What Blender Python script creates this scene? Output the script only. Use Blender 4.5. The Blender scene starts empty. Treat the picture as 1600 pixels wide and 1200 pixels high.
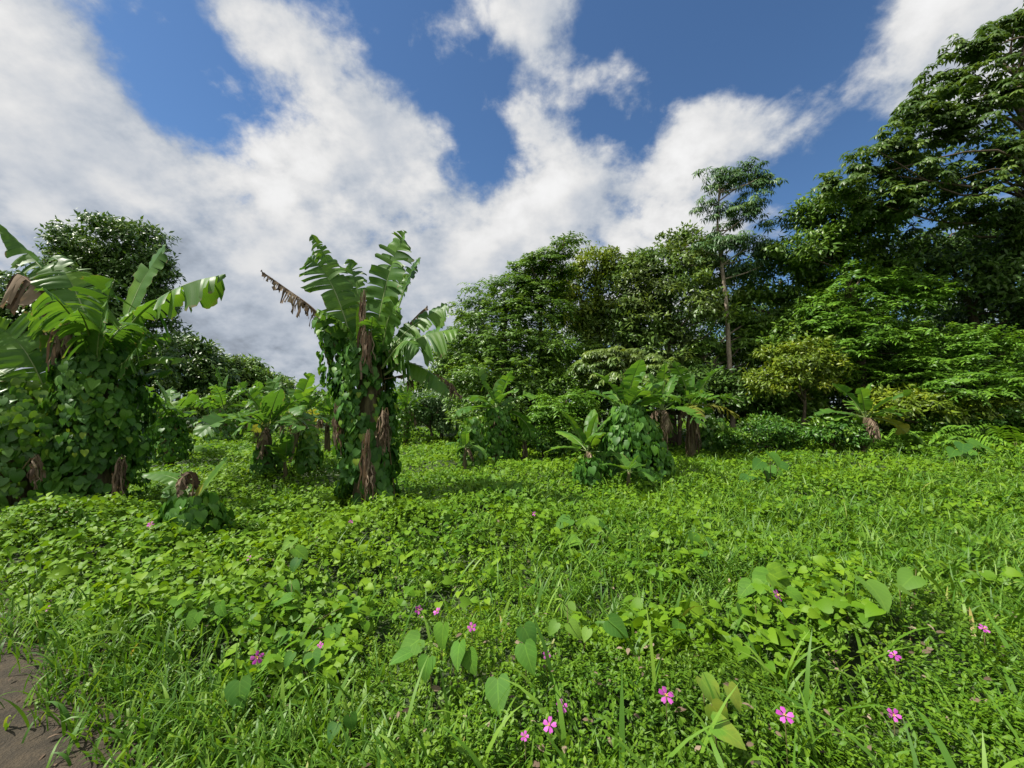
import bpy, math
import numpy as np
from mathutils import Vector

S = bpy.context.scene
COL = S.collection
R = math.radians

# ------------------------------------------------------------------ camera
F = 640.0                      # focal length in pixels of a 1600 px wide picture
CAMZ = 1.9
PITCH = math.atan(40 / F)
cam_d = bpy.data.cameras.new('camera')
cam_d.sensor_width = 36
cam_d.lens = F * 36 / 1600
cam_d.clip_start = 0.05
cam_d.clip_end = 3000
cam = bpy.data.objects.new('camera', cam_d)
COL.objects.link(cam)
cam.location = (0, 0, CAMZ)
cam.rotation_euler = (R(90) + PITCH, 0, 0)
S.camera = cam

S.view_settings.view_transform = 'Standard'
S.view_settings.look = 'None'
S.view_settings.gamma = 1
S.view_settings.use_curve_mapping = False
S.view_settings.exposure = 0.82
S.render.engine = 'CYCLES'
S.cycles.max_bounces = 5
S.cycles.diffuse_bounces = 3
S.cycles.glossy_bounces = 2
S.cycles.transmission_bounces = 3
S.cycles.transparent_max_bounces = 4
S.cycles.caustics_reflective = False
S.cycles.caustics_refractive = False


def ray(x, y):
    cx, cy = (x - 800) / F, (600 - y) / F
    c, s = math.cos(PITCH), math.sin(PITCH)
    return np.array([cx, c - s * cy, s + c * cy])


def at(x, y, Y):
    d = ray(x, y)
    return d * (Y / d[1]) + np.array([0, 0, CAMZ])


# ------------------------------------------------------------------ sun and sky
SUN = np.array([-0.90, -0.14, 1.30])
SUN /= np.linalg.norm(SUN)
sl = bpy.data.lights.new('sun', 'SUN')
sl.energy = 4.6
sl.angle = R(0.55)
sl.color = (1.0, 0.95, 0.86)
so = bpy.data.objects.new('sun', sl)
COL.objects.link(so)
so.rotation_euler = Vector(-SUN).to_track_quat('-Z', 'Y').to_euler()

world = bpy.data.worlds.new('World')
S.world = world
world.use_nodes = True
world.cycles.sampling_method = 'MANUAL'
world.cycles.sample_map_resolution = 512
nt = world.node_tree
nt.nodes.clear()


class NT:
    """small helper for writing node trees"""
    def __init__(self, tree):
        self.t = tree

    def new(self, kind, **kw):
        n = self.t.nodes.new(kind)
        for k, v in kw.items():
            setattr(n, k, v)
        return n

    def put(self, sock, v):
        if v is None:
            return
        if isinstance(v, bpy.types.NodeSocket):
            self.t.links.new(v, sock)
        else:
            sock.default_value = v

    def math(self, op, a, b=None, c=None, clamp=False):
        n = self.new('ShaderNodeMath', operation=op, use_clamp=clamp)
        self.put(n.inputs[0], a)
        self.put(n.inputs[1], b)
        self.put(n.inputs[2], c)
        return n.outputs[0]

    def vmath(self, op, a, b=None):
        n = self.new('ShaderNodeVectorMath', operation=op)
        self.put(n.inputs[0], a)
        self.put(n.inputs[1], b)
        return n.outputs['Value'] if op in ('DOT_PRODUCT', 'LENGTH') else n.outputs[0]

    def mix(self, f, a, b, kind='RGBA', blend='MIX'):
        n = self.new('ShaderNodeMix', data_type=kind, blend_type=blend)
        i = {'FLOAT': (0, 2, 3), 'RGBA': (0, 6, 7)}[kind]
        self.put(n.inputs[i[0]], f)
        self.put(n.inputs[i[1]], a)
        self.put(n.inputs[i[2]], b)
        return n.outputs[{'FLOAT': 0, 'RGBA': 2}[kind]]

    def rng(self, v, a, b, c=0.0, d=1.0, smooth=True):
        n = self.new('ShaderNodeMapRange', interpolation_type='SMOOTHSTEP' if smooth else 'LINEAR')
        for s_, q in zip(n.inputs, (v, a, b, c, d)):
            self.put(s_, q)
        return n.outputs[0]

    def noise(self, vec, scale, detail=4, rough=0.5, dist=0.0, dim='3D'):
        n = self.new('ShaderNodeTexNoise', noise_dimensions=dim)
        self.put(n.inputs['Vector'], vec)
        n.inputs['Scale'].default_value = scale
        n.inputs['Detail'].default_value = detail
        n.inputs['Roughness'].default_value = rough
        n.inputs['Distortion'].default_value = dist
        return n.outputs['Fac']

    def ramp(self, f, stops, interp='LINEAR'):
        n = self.new('ShaderNodeValToRGB')
        n.color_ramp.interpolation = interp
        e = n.color_ramp.elements
        while len(e) < len(stops):
            e.new(0.5)
        for el, (p, c) in zip(e, stops):
            el.position = p
            el.color = (*c, 1)
        self.put(n.inputs[0], f)
        return n.outputs[0]


def build_world():
    w = NT(nt)
    sky = w.new('ShaderNodeTexSky', sky_type='NISHITA')
    sky.sun_disc = False
    sky.sun_elevation = math.asin(SUN[2])
    sky.sun_rotation = math.atan2(SUN[0], SUN[1])
    sky.altitude = 200
    sky.air_density = 1.0
    sky.dust_density = 0.35
    sky.ozone_density = 2.5
    gen = w.new('ShaderNodeTexCoord').outputs['Generated']
    d = w.vmath('NORMALIZE', gen)
    sep = w.new('ShaderNodeSeparateXYZ')
    w.put(sep.inputs[0], d)
    dx, dy, dz = sep.outputs
    up = w.math('ADD', w.math('MAXIMUM', dz, 0.0), 0.55)
    comb = w.new('ShaderNodeCombineXYZ')
    w.put(comb.inputs[0], w.math('DIVIDE', dx, up))
    w.put(comb.inputs[1], w.math('DIVIDE', dy, up))
    P = comb.outputs[0]
    # cloud banks by direction (gnomonic about +Y)
    dyc = w.math('MAXIMUM', dy, 0.05)
    gx = w.math('DIVIDE', dx, dyc)
    gz = w.math('DIVIDE', dz, dyc)
    banks = [  # px, py, rx, ry, tilt(deg), amount
        (60, 150, 190, 150, 30, .34), (150, 260, 150, 70, 20, .22), (20, 330, 140, 110, 0, .30),
        (370, 300, 210, 110, 15, .36), (250, 420, 260, 110, 0, .28), (480, 90, 190, 45, 40, .34), (690, 60, 60, 60, -30, .14), (360, 30, 70, 50, 40, .22),
        (430, 20, 120, 45, 20, .28),
        (620, 190, 90, 60, -25, .30), (590, 270, 80, 60, 0, .18), (850, 130, 65, 150, -8, .40), (970, 115, 55, 50, 0, .34), (830, 10, 90, 50, 0, .26),
        (900, 340, 250, 75, -22, .42), (1090, 215, 90, 45, -30, .30), (740, 380, 120, 90, 0, .30),
        (450, 520, 220, 110, 0, .40), (900, 480, 400, 120, 0, .3), (1440, 110, 110, 90, -40, .40), (1560, 60, 120, 110, 0, .30),
        (1230, 170, 100, 45, -35, .12), (1260, 250, 60, 60, 0, .08), (800, 620, 1400, 100, 0, .2),
        (740, 90, 40, 100, -10, -.16), (745, 245, 45, 45, 0, -.22), (1150, 90, 160, 80, 0, -.20),
        (580, 385, 50, 35, 0, -.24), (520, 310, 26, 30, 0, -.14), (165, 300, 50, 22, 20, -.16), (250, 110, 60, 90, -35, -.28), (330, 60, 30, 60, -30, -.12),
        (560, 20, 60, 30, 0, -.1), (1240, 300, 60, 50, 0, -.25), (1280, 60, 90, 110, 0, -.2), (1040, 130, 30, 90, 20, -.14)]
    bias = None
    for px, py, rx, ry, tilt, amt in banks:
        r = ray(px, py)
        cx, cz = r[0] / r[1], r[2] / r[1]
        ux = w.math('SUBTRACT', gx, float(cx))
        uz = w.math('SUBTRACT', gz, float(cz))
        t = R(-tilt)
        a = w.math('ADD', w.math('MULTIPLY', ux, math.cos(t) * F / rx), w.math('MULTIPLY', uz, math.sin(t) * F / rx))
        b = w.math('ADD', w.math('MULTIPLY', ux, -math.sin(t) * F / ry), w.math('MULTIPLY', uz, math.cos(t) * F / ry))
        q = w.math('ADD', w.math('MULTIPLY', a, a), w.math('MULTIPLY', b, b))
        g = w.math('MULTIPLY', w.math('POWER', 0.5, q), amt)
        bias = g if bias is None else w.math('ADD', bias, g)
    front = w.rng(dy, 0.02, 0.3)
    grey = None                     # thicker clouds with grey bases
    for px, py, rx, ry, amt in [(440, 530, 190, 80, .07), (60, 260, 120, 60, .07), (200, 470, 120, 50, .06), (330, 370, 160, 35, .05), (1480, 150, 90, 40, .05), (720, 440, 120, 40, .04)]:
        r = ray(px, py)
        a = w.math('MULTIPLY', w.math('SUBTRACT', gx, float(r[0] / r[1])), F / rx)
        b = w.math('MULTIPLY', w.math('SUBTRACT', gz, float(r[2] / r[1])), F / ry)
        g = w.math('MULTIPLY', w.math('POWER', 0.5, w.math('ADD', w.math('MULTIPLY', a, a), w.math('MULTIPLY', b, b))), amt)
        grey = g if grey is None else w.math('ADD', grey, g)
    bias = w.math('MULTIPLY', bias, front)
    bias = w.math('ADD', bias, w.math('MULTIPLY', w.math('SUBTRACT', 1.0, front), 0.60))  # unseen sky behind the camera gets added cloud to lift the ambient light
    n1 = w.noise(P, 3.4, 12, 0.58, 0.0)
    n2 = w.noise(P, 11.0, 8, 0.62, 0.3)
    dens = w.math('ADD', w.math('ADD', w.math('MULTIPLY', n1, 2.3), w.math('MULTIPLY', n2, 0.62)), w.math('MULTIPLY', bias, 0.92))
    alpha = w.rng(dens, 1.49, 1.84)
    sh = w.vmath('ADD', P, (-0.07, -0.02, 0.0))
    n3 = w.noise(sh, 3.4, 5, 0.5, 0.0)
    lit = w.rng(w.math('SUBTRACT', n1, n3), -0.18, 0.18)
    thick = w.rng(dens, 1.6, 2.1)
    low = w.rng(dz, 0.10, 0.50)
    bright = w.math('ADD', 0.185, w.math('MULTIPLY', lit, 0.19))
    bright = w.math('ADD', bright, w.math('MULTIPLY', low, 0.10))
    bright = w.math('ADD', bright, w.math('MULTIPLY', thick, 0.08))
    bright = w.math('MULTIPLY', bright, w.math('ADD', 1.0, w.math('MULTIPLY', w.math('SUBTRACT', 1.0, front), 0.2)))  # those added clouds behind the camera are brightened as extra fill
    bright = w.math('SUBTRACT', bright, w.math('MULTIPLY', w.math('MULTIPLY', grey, front), w.math('ADD', 0.5, n1)))
    tint = w.mix(w.rng(bright, .25, .5), (0.84, 0.95, 1.12, 1), (1.0, 1.0, 1.0, 1))
    sc = w.new('ShaderNodeVectorMath', operation='SCALE')
    w.put(sc.inputs[0], tint)
    w.put(sc.inputs['Scale'], bright)
    skyc = w.new('ShaderNodeMix', data_type='RGBA', blend_type='MULTIPLY')
    skyc.inputs[0].default_value = 1
    w.put(skyc.inputs[6], sky.outputs[0])
    skyc.inputs[7].default_value = (0.60, 0.78, 0.92, 1)
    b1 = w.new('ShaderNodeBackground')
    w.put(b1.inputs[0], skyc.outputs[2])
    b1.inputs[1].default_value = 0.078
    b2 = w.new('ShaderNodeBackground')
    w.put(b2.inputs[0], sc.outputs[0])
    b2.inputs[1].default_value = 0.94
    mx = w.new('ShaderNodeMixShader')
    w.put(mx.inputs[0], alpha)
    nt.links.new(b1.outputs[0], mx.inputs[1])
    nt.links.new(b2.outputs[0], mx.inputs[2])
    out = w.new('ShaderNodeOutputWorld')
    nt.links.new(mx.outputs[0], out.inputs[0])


build_world()

# ------------------------------------------------------------------ helpers
RNG = np.random.default_rng(7)


def unit(v):
    return v / np.maximum(np.linalg.norm(v, axis=-1, keepdims=True), 1e-9)


def vnoise(x, y, seed=0):
    x = np.asarray(x, float)
    y = np.asarray(y, float)
    xi, yi = np.floor(x).astype(np.int64), np.floor(y).astype(np.int64)
    fx, fy = x - xi, y - yi
    fx, fy = fx * fx * (3 - 2 * fx), fy * fy * (3 - 2 * fy)

    def h(a, b):
        n = (a * 374761393 + b * 668265263 + seed * 974711) & 0xFFFFFFFF
        n = ((n ^ (n >> 13)) * 1274126177) & 0xFFFFFFFF
        n = n ^ (n >> 16)
        return (n & 0xFFFF) / 65535.0
    return (h(xi, yi) * (1 - fx) + h(xi + 1, yi) * fx) * (1 - fy) + (h(xi, yi + 1) * (1 - fx) + h(xi + 1, yi + 1) * fx) * fy


def fbm(x, y, seed=0, oct=3):
    a, s, t = 0.5, 0.0, 0.0
    for i in range(oct):
        s = s + a * vnoise(np.asarray(x) * 2 ** i, np.asarray(y) * 2 ** i, seed + i)
        t += a
        a *= .5
    return s / t


def sstep(a, b, x):
    t = np.clip((np.asarray(x, float) - a) / (b - a), 0, 1)
    return t * t * (3 - 2 * t)


def soil(x, y):
    x = np.asarray(x, float)
    y = np.asarray(y, float)
    return 0.25 * (fbm(x / 7 + 3, y / 7, 11) - .5) * sstep(3, 8, y) + np.minimum(.95 * (np.clip(x - 4, 0, None) / 16) ** 1.6, 1.5) * sstep(5, 15, y)


PA, PB = np.array([-4.15, 3.52]), np.array([-1.95, 2.24])
PN = np.array([(PB - PA)[1], -(PB - PA)[0]])
PN = PN / np.linalg.norm(PN)


def path_d(x, y):
    """signed distance into the dirt path (positive on the path)"""
    return (np.asarray(x) - PA[0]) * PN[0] + (np.asarray(y) - PA[1]) * PN[1] + .35 * (fbm(np.asarray(x) * 2, np.asarray(y) * 2, 77) - .5)


MOUNDS = []      # x, y, radius, height


def cover_h(x, y):
    x = np.asarray(x, float)
    y = np.asarray(y, float)
    h = 0.08 + 0.34 * fbm(x / .8, y / .8, 21) + 0.20 * (vnoise(x / .30, y / .30, 5) - .5) + .22 * sstep(.5, .8, vnoise(x / 2.1 + 9, y / 2.1, 8))
    for mx, my, mr, mh in MOUNDS:
        h = h + mh * np.exp(-((x - mx) ** 2 + (y - my) ** 2) / (mr * mr))
    edge = sstep(-.1, .55, -path_d(x, y))
    return np.maximum(h, .05) * (0.08 + .92 * edge)


def ground(px, py, z=None):
    """where the pixel's ray meets the top of the ground cover"""
    d = ray(px, py)
    Y = np.geomspace(1.0, 70, 1500)
    X = d[0] / d[1] * Y
    Z = CAMZ + d[2] / d[1] * Y
    h = soil(X, Y) + (cover_h(X, Y) if z is None else z)
    i = int(np.argmax(Z <= h)) if (Z <= h).any() else len(Y) - 1
    return np.array([X[i], Y[i], h[i]])


class Buf:
    """collects triangles with a vector attribute per point"""
    def __init__(self):
        self.v, self.f, self.a, self.n = [], [], [], 0

    def add(self, v, f, a=None):
        v = np.asarray(v, float).reshape(-1, 3)
        f = np.asarray(f, np.int64).reshape(-1, 3)
        if a is None:
            a = np.zeros((len(v), 3))
        a = np.asarray(a, float)
        if a.ndim == 1:
            a = np.tile(a, (len(v), 1))
        self.v.append(v)
        self.f.append(f + self.n)
        self.a.append(a)
        self.n += len(v)

    def build(self, name, mat, parent=None, base=None, smooth=False):
        v = np.concatenate(self.v)
        f = np.concatenate(self.f)
        a = np.concatenate(self.a)
        if base is not None:
            v = v - np.asarray(base)
        me = bpy.data.meshes.new(name)
        me.vertices.add(len(v))
        me.vertices.foreach_set('co', v.astype(np.float32).ravel())
        me.loops.add(f.size)
        me.loops.foreach_set('vertex_index', f.astype(np.int32).ravel())
        me.polygons.add(len(f))
        me.polygons.foreach_set('loop_start', np.arange(0, f.size, 3, dtype=np.int32))
        if smooth:
            me.polygons.foreach_set('use_smooth', np.ones(len(f), dtype=bool))
        at_ = me.attributes.new('lc', 'FLOAT_VECTOR', 'POINT')
        at_.data.foreach_set('vector', a.astype(np.float32).ravel())
        me.update(calc_edges=True)
        me.materials.append(mat)
        o = bpy.data.objects.new(name, me)
        COL.objects.link(o)
        if parent is not None:
            o.parent = parent
        return o


def tag(o, label, cat, group=None, kind=None):
    if label:
        o['label'] = label
    if cat:
        o['category'] = cat
    if group:
        o['group'] = group
    if kind:
        o['kind'] = kind
    return o


def thing(name, label, cat, loc, group=None):
    o = bpy.data.objects.new(name, None)
    o.empty_display_size = .2
    COL.objects.link(o)
    o.location = loc
    return tag(o, label, cat, group)


def sym(mid, right, tris):
    """leaf template from midrib points, right half points and triangles ('m0','r1' ...), mirrored"""
    pts = list(mid) + list(right) + [(-x, y, z) for x, y, z in right]
    nm, nr = len(mid), len(right)
    f = []
    for t in tris:
        a = [int(k[1:]) + (0 if k[0] == 'm' else nm) for k in t]
        b = [int(k[1:]) + (0 if k[0] == 'm' else nm + nr) for k in t]
        f.append(a)
        f.append(b[::-1])
    return np.array(pts, float), np.array(f)


T_TINY = sym([(0, 0, 0), (0, 1, -.14)], [(.30, .45, .07)], [('m0', 'r0', 'm1')])
T_OVAL = sym([(0, 0, 0), (0, .5, -.02), (0, 1, -.2)], [(.2, .22, .05), (.23, .6, .02)],
             [('m0', 'r0', 'm1'), ('r0', 'r1', 'm1'), ('m1', 'r1', 'm2')])
T_LEAF = sym([(0, 0, 0), (0, .5, .03), (0, 1, -.22)], [(.20, .46, -.03)],
             [('m0', 'r0', 'm1'), ('m1', 'r0', 'm2')])
T_LONG = sym([(0, 0, 0), (0, .45, .04), (0, 1, -.3)], [(.12, .42, -.01)],
             [('m0', 'r0', 'm1'), ('m1', 'r0', 'm2')])
T_HEART_LOW = sym([(0, 0, 0), (0, .5, -.02), (0, 1, -.25)], [(.36, -.06, .05), (.46, .25, .08), (.27, .68, -.02)],
                  [('m0', 'r0', 'r1'), ('m0', 'r1', 'm1'), ('m1', 'r1', 'r2'), ('m1', 'r2', 'm2')])
T_HEART = sym([(0, 0, 0), (0, .35, -.02), (0, .7, -.1), (0, 1.02, -.28)],
              [(.16, -.12, .05), (.36, -.08, .08), (.475, .14, .09), (.44, .42, .05), (.25, .74, -.06)],
              [('m0', 'r0', 'r1'), ('m0', 'r1', 'r2'), ('m0', 'r2', 'm1'), ('m1', 'r2', 'r3'), ('m1', 'r3', 'm2'),
               ('m2', 'r3', 'r4'), ('m2', 'r4', 'm3')])


def scatter(buf, tpl, pos, axis, normal, size, rnd, wscale=None):
    """one leaf per position: y of the template along axis, z along normal"""
    tv, tf = tpl
    n = len(pos)
    if n == 0:
        return
    y = unit(axis)
    z = normal - (normal * y).sum(1, keepdims=True) * y
    z = unit(z + 1e-6)
    x = np.cross(y, z)
    size = np.broadcast_to(size, (n,))
    ws = size if wscale is None else size * wscale
    v = (pos[:, None, :] + x[:, None, :] * (tv[None, :, 0:1] * ws[:, None, None]) + y[:, None, :] * (tv[None, :, 1:2] * size[:, None, None])
         + z[:, None, :] * (tv[None, :, 2:3] * size[:, None, None]))
    k = len(tv)
    f = tf[None] + (np.arange(n) * k)[:, None, None]
    a = np.empty((n, k, 3))
    a[:, :, 0] = tv[None, :, 0]
    a[:, :, 1] = tv[None, :, 1]
    a[:, :, 2] = np.broadcast_to(rnd, (n,))[:, None]
    buf.add(v.reshape(-1, 3), f.reshape(-1, 3), a.reshape(-1, 3))


def curve(pts, n):
    """smooth path through the points (Catmull-Rom), n samples"""
    p = np.asarray(pts, float)
    if len(p) == 2:
        t = np.linspace(0, 1, n)[:, None]
        return p[0] * (1 - t) + p[1] * t
    q = np.vstack([2 * p[0] - p[1], p, 2 * p[-1] - p[-2]])
    m = len(p) - 1
    out = []
    for s in np.linspace(0, m, n):
        i = min(int(s), m - 1)
        t = s - i
        a, b, c, d = q[i], q[i + 1], q[i + 2], q[i + 3]
        out.append(.5 * ((2 * b) + (c - a) * t + (2 * a - 5 * b + 4 * c - d) * t * t + (3 * b - a - 3 * c + d) * t ** 3))
    return np.array(out)


def tube(buf, pts, rad, seg=7, n=None, wob=0.0, rnd=0.5):
    p = curve(pts, n or max(3, len(pts) * 3))
    k = len(p)
    rad = np.interp(np.linspace(0, 1, k), np.linspace(0, 1, len(np.atleast_1d(rad))), np.atleast_1d(rad)) if np.size(rad) > 1 else np.full(k, float(rad))
    t = unit(np.gradient(p, axis=0))
    ref = np.array([1.0, 0.05, 0.02]) if abs(t[:, 2]).mean() > .6 else np.array([0, 0, 1.0])
    s = unit(np.cross(t, ref))
    u = np.cross(s, t)
    th = np.linspace(0, 2 * math.pi, seg, endpoint=False)
    rr = rad[:, None] * (1 + wob * RNG.standard_normal((k, seg)))
    v = p[:, None] + s[:, None] * (np.cos(th)[None, :, None] * rr[..., None]) + u[:, None] * (np.sin(th)[None, :, None] * rr[..., None])
    f = []
    for i in range(k - 1):
        for j in range(seg):
            a, b = i * seg + j, i * seg + (j + 1) % seg
            f += [(a, b, b + seg), (a, b + seg, a + seg)]
    vv = np.vstack([v.reshape(-1, 3), p[-1:]])
    for j in range(seg):
        f.append(((k - 1) * seg + j, (k - 1) * seg + (j + 1) % seg, k * seg))
    a = np.zeros((len(vv), 3))
    a[:k * seg, 0] = np.tile(th / 6.283, k)
    a[:k * seg, 1] = np.repeat(np.linspace(0, 1, k), seg)
    a[:, 2] = rnd
    buf.add(vv, f, a)


# ------------------------------------------------------------------ materials
def mat_new(name):
    m = bpy.data.materials.new(name)
    m.use_nodes = True
    m.node_tree.nodes.clear()
    return m, NT(m.node_tree)


def finish(m, w, bsdf, trans=None, fac=0.3):
    out = w.new('ShaderNodeOutputMaterial')
    if trans is not None:
        mx = w.new('ShaderNodeMixShader')
        mx.inputs[0].default_value = fac
        m.node_tree.links.new(bsdf, mx.inputs[1])
        m.node_tree.links.new(trans, mx.inputs[2])
        bsdf = mx.outputs[0]
    m.node_tree.links.new(bsdf, out.inputs[0])
    return m


def attr(w):
    a = w.new('ShaderNodeAttribute', attribute_name='lc')
    s = w.new('ShaderNodeSeparateXYZ')
    w.put(s.inputs[0], a.outputs['Vector'])
    return s.outputs


def leaf_mat(name, stops, trans=.3, rough=.45, spec=.35, patch=None, vein=.0, tint=(1.25, 1.15, .5), pscale=.6):
    m, w = mat_new(name)
    lx, ly, rnd = attr(w)
    c = w.ramp(rnd, stops)
    pos = w.new('ShaderNodeNewGeometry').outputs['Position']
    if patch:
        f = w.rng(w.noise(pos, pscale, 3, .55), .42, .62)
        c = w.mix(w.math('MULTIPLY', f, patch[1]), c, (*patch[0], 1))
    if vein:
        ax = w.math('ABSOLUTE', lx)
        mid = w.rng(ax, .0, .035, 1.0, 0.0)
        side = w.math('FRACT', w.math('MULTIPLY', w.math('SUBTRACT', ly, w.math('MULTIPLY', ax, .9)), 5.0))
        side = w.rng(w.math('ABSOLUTE', w.math('SUBTRACT', side, .5)), .0, .1, .6, 0.0)
        f = w.math('MULTIPLY', w.math('MAXIMUM', mid, side), vein)
        c = w.mix(f, c, w.mix(1.0, c, (2.0, 1.7, 1.6, 1), blend='MULTIPLY'))
    p = w.new('ShaderNodeBsdfPrincipled')
    w.put(p.inputs['Base Color'], c)
    p.inputs['Roughness'].default_value = rough
    p.inputs['Specular IOR Level'].default_value = spec
    t = w.new('ShaderNodeBsdfTranslucent')
    w.put(t.inputs[0], w.mix(1.0, c, (*tint, 1), blend='MULTIPLY'))
    return finish(m, w, p.outputs[0], t.outputs[0], trans)


def banana_mat(name, stops, edge, trans=.35, rough=.44):
    m, w = mat_new(name)
    u, v, rnd = attr(w)
    pos = w.new('ShaderNodeNewGeometry')
    c = w.ramp(rnd, stops)
    n = w.noise(pos.outputs['Position'], 3.0, 3)
    c = w.mix(w.rng(n, .45, .7, 0, .5), c, w.mix(1.0, c, (1.5, 1.35, .8, 1), blend='MULTIPLY'))
    ve = w.math('SINE', w.math('ADD', w.math('MULTIPLY', v, 420.0), w.math('MULTIPLY', n, 3.0)))
    c = w.mix(w.math('MULTIPLY', w.rng(ve, -.2, 1), .28), c, w.mix(1.0, c, (.62, .7, .6, 1), blend='MULTIPLY'))
    en = w.noise(pos.outputs['Position'], 14.0, 3)
    ef = w.rng(w.math('ADD', w.math('ABSOLUTE', u), w.math('MULTIPLY', w.math('SUBTRACT', en, .5), .5)), .95, 1.08)
    c = w.mix(ef, c, (*edge, 1))
    # the underside of the blade is paler and bloomy
    c2 = w.mix(1.0, c, (1.15, 1.2, 1.5, 1), blend='MULTIPLY')
    c = w.mix(w.math('MULTIPLY', pos.outputs['Backfacing'], .8), c, c2)
    p = w.new('ShaderNodeBsdfPrincipled')
    w.put(p.inputs['Base Color'], c)
    p.inputs['Roughness'].default_value = rough
    p.inputs['Specular IOR Level'].default_value = .25
    t = w.new('ShaderNodeBsdfTranslucent')
    w.put(t.inputs[0], w.mix(1.0, c, (1.5, 1.35, .5, 1), blend='MULTIPLY'))
    return finish(m, w, p.outputs[0], t.outputs[0], trans)


def bark_mat(name, c1, c2, scale=6.0, stretch=6.0, rough=.85):
    m, w = mat_new(name)
    pos = w.new('ShaderNodeNewGeometry').outputs['Position']
    mp = w.new('ShaderNodeMapping')
    mp.inputs['Scale'].default_value = (stretch, stretch, 1)
    w.put(mp.inputs[0], pos)
    n = w.noise(mp.outputs[0], scale, 5, .6, .3)
    c = w.ramp(n, [(.3, c1), (.7, c2)])
    p = w.new('ShaderNodeBsdfPrincipled')
    w.put(p.inputs['Base Color'], c)
    p.inputs['Roughness'].default_value = rough
    p.inputs['Specular IOR Level'].default_value = .2
    b = w.new('ShaderNodeBump')
    b.inputs['Strength'].default_value = .6
    b.inputs['Distance'].default_value = .02
    w.put(b.inputs['Height'], n)
    w.put(p.inputs['Normal'], b.outputs[0])
    return finish(m, w, p.outputs[0])


def plain_mat(name, col, rough=.5, trans=0.0):
    m, w = mat_new(name)
    p = w.new('ShaderNodeBsdfPrincipled')
    pos = w.new('ShaderNodeNewGeometry').outputs['Position']
    c = w.mix(w.noise(pos, 40.0, 2), (*[k * .75 for k in col], 1), (*[min(1, k * 1.2) for k in col], 1))
    w.put(p.inputs['Base Color'], c)
    p.inputs['Roughness'].default_value = rough
    t = None
    if trans:
        t = w.new('ShaderNodeBsdfTranslucent')
        w.put(t.inputs[0], c)
        t = t.outputs[0]
    return finish(m, w, p.outputs[0], t, trans)


M = {}
M['creeper'] = leaf_mat('creeper_leaf', [(0, (.028, .085, .010)), (.3, (.073, .178, .010)), (.7, (.150, .275, .012)), (1, (.30, .38, .018))],
                        .34, .5, .3, ((.06, .13, .01), .45), pscale=1.2)
M['ground_vine'] = leaf_mat('ground_vine_leaf', [(0, (.034, .108, .012)), (.5, (.096, .220, .012)), (1, (.20, .33, .016))], .36, .5, .2, ((.155, .28, .012), .6), pscale=.5)
M['grass'] = leaf_mat('grass_blade', [(0, (.051, .14, .012)), (.6, (.108, .235, .018)), (.95, (.18, .31, .03)), (1, (.32, .27, .08))], .35, .5, .35)
M['heart'] = leaf_mat('heart_leaf', [(0, (.035, .11, .022)), (.5, (.075, .19, .020)), (1, (.15, .28, .022))], .3, .62, .15, ((.06, .14, .018), .5), vein=.6, pscale=14)
M['heart_pale'] = leaf_mat('pale_heart_leaf', [(0, (.09, .20, .03)), (1, (.16, .29, .03))], .34, .55, .25, vein=.3)
M['heart_yellow'] = leaf_mat('yellowing_leaf', [(0, (.13, .28, .03)), (1, (.20, .31, .035))], .34, .5, .3, ((.30, .32, .04), .5), vein=.3, pscale=9)
M['mantle'] = leaf_mat('climbing_vine_leaf', [(0, (.028, .088, .018)), (.5, (.054, .155, .020)), (.85, (.10, .23, .022)), (1, (.20, .29, .025))], .32, .46, .25, vein=.35)
M['mantle_lime'] = leaf_mat('lime_vine_leaf', [(0, (.032, .105, .016)), (.5, (.066, .175, .018)), (1, (.17, .29, .02))], .3, .4, .4)
M['banana'] = banana_mat('banana_blade', [(0, (.040, .110, .022)), (.5, (.072, .170, .026)), (1, (.13, .25, .028))], (.20, .15, .07))
M['banana_old'] = banana_mat('yellowing_banana_blade', [(0, (.14, .19, .03)), (1, (.26, .24, .05))], (.22, .13, .05))
M['midrib'] = plain_mat('banana_midrib', (.17, .24, .07), .45)
M['dead'] = leaf_mat('dead_banana_blade', [(0, (.070, .050, .036)), (.5, (.17, .125, .085)), (1, (.36, .28, .20))], .2, .8, .1, tint=(1.1, .9, .7))
M['dead_mid'] = plain_mat('dead_midrib', (.17, .11, .065), .8)
M['stem'] = bark_mat('banana_stem', (.035, .030, .016), (.15, .13, .06), 3.0, 7.0, .6)
M['vine_stem'] = bark_mat('vine_stem', (.06, .06, .02), (.14, .12, .05))
M['bark'] = bark_mat('bark', (.045, .034, .024), (.15, .115, .08))
M['pale_bark'] = bark_mat('pale_bark', (.13, .10, .075), (.40, .33, .25), 3.0, 3.0)
M['pink'] = leaf_mat('pink_petal', [(0, (.40, .05, .36)), (1, (.70, .16, .60))], .35, .5, .2, tint=(1.1, .8, 1.1))
M['stamen'] = plain_mat('stamen', (.75, .55, .12), .5)
M['magenta'] = plain_mat('stamen_tip', (.35, .02, .16), .5)


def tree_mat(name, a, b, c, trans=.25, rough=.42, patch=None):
    M[name] = leaf_mat(name + '_leaf', [(0, a), (.55, b), (1, c)], trans, rough, .4, patch)


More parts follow.
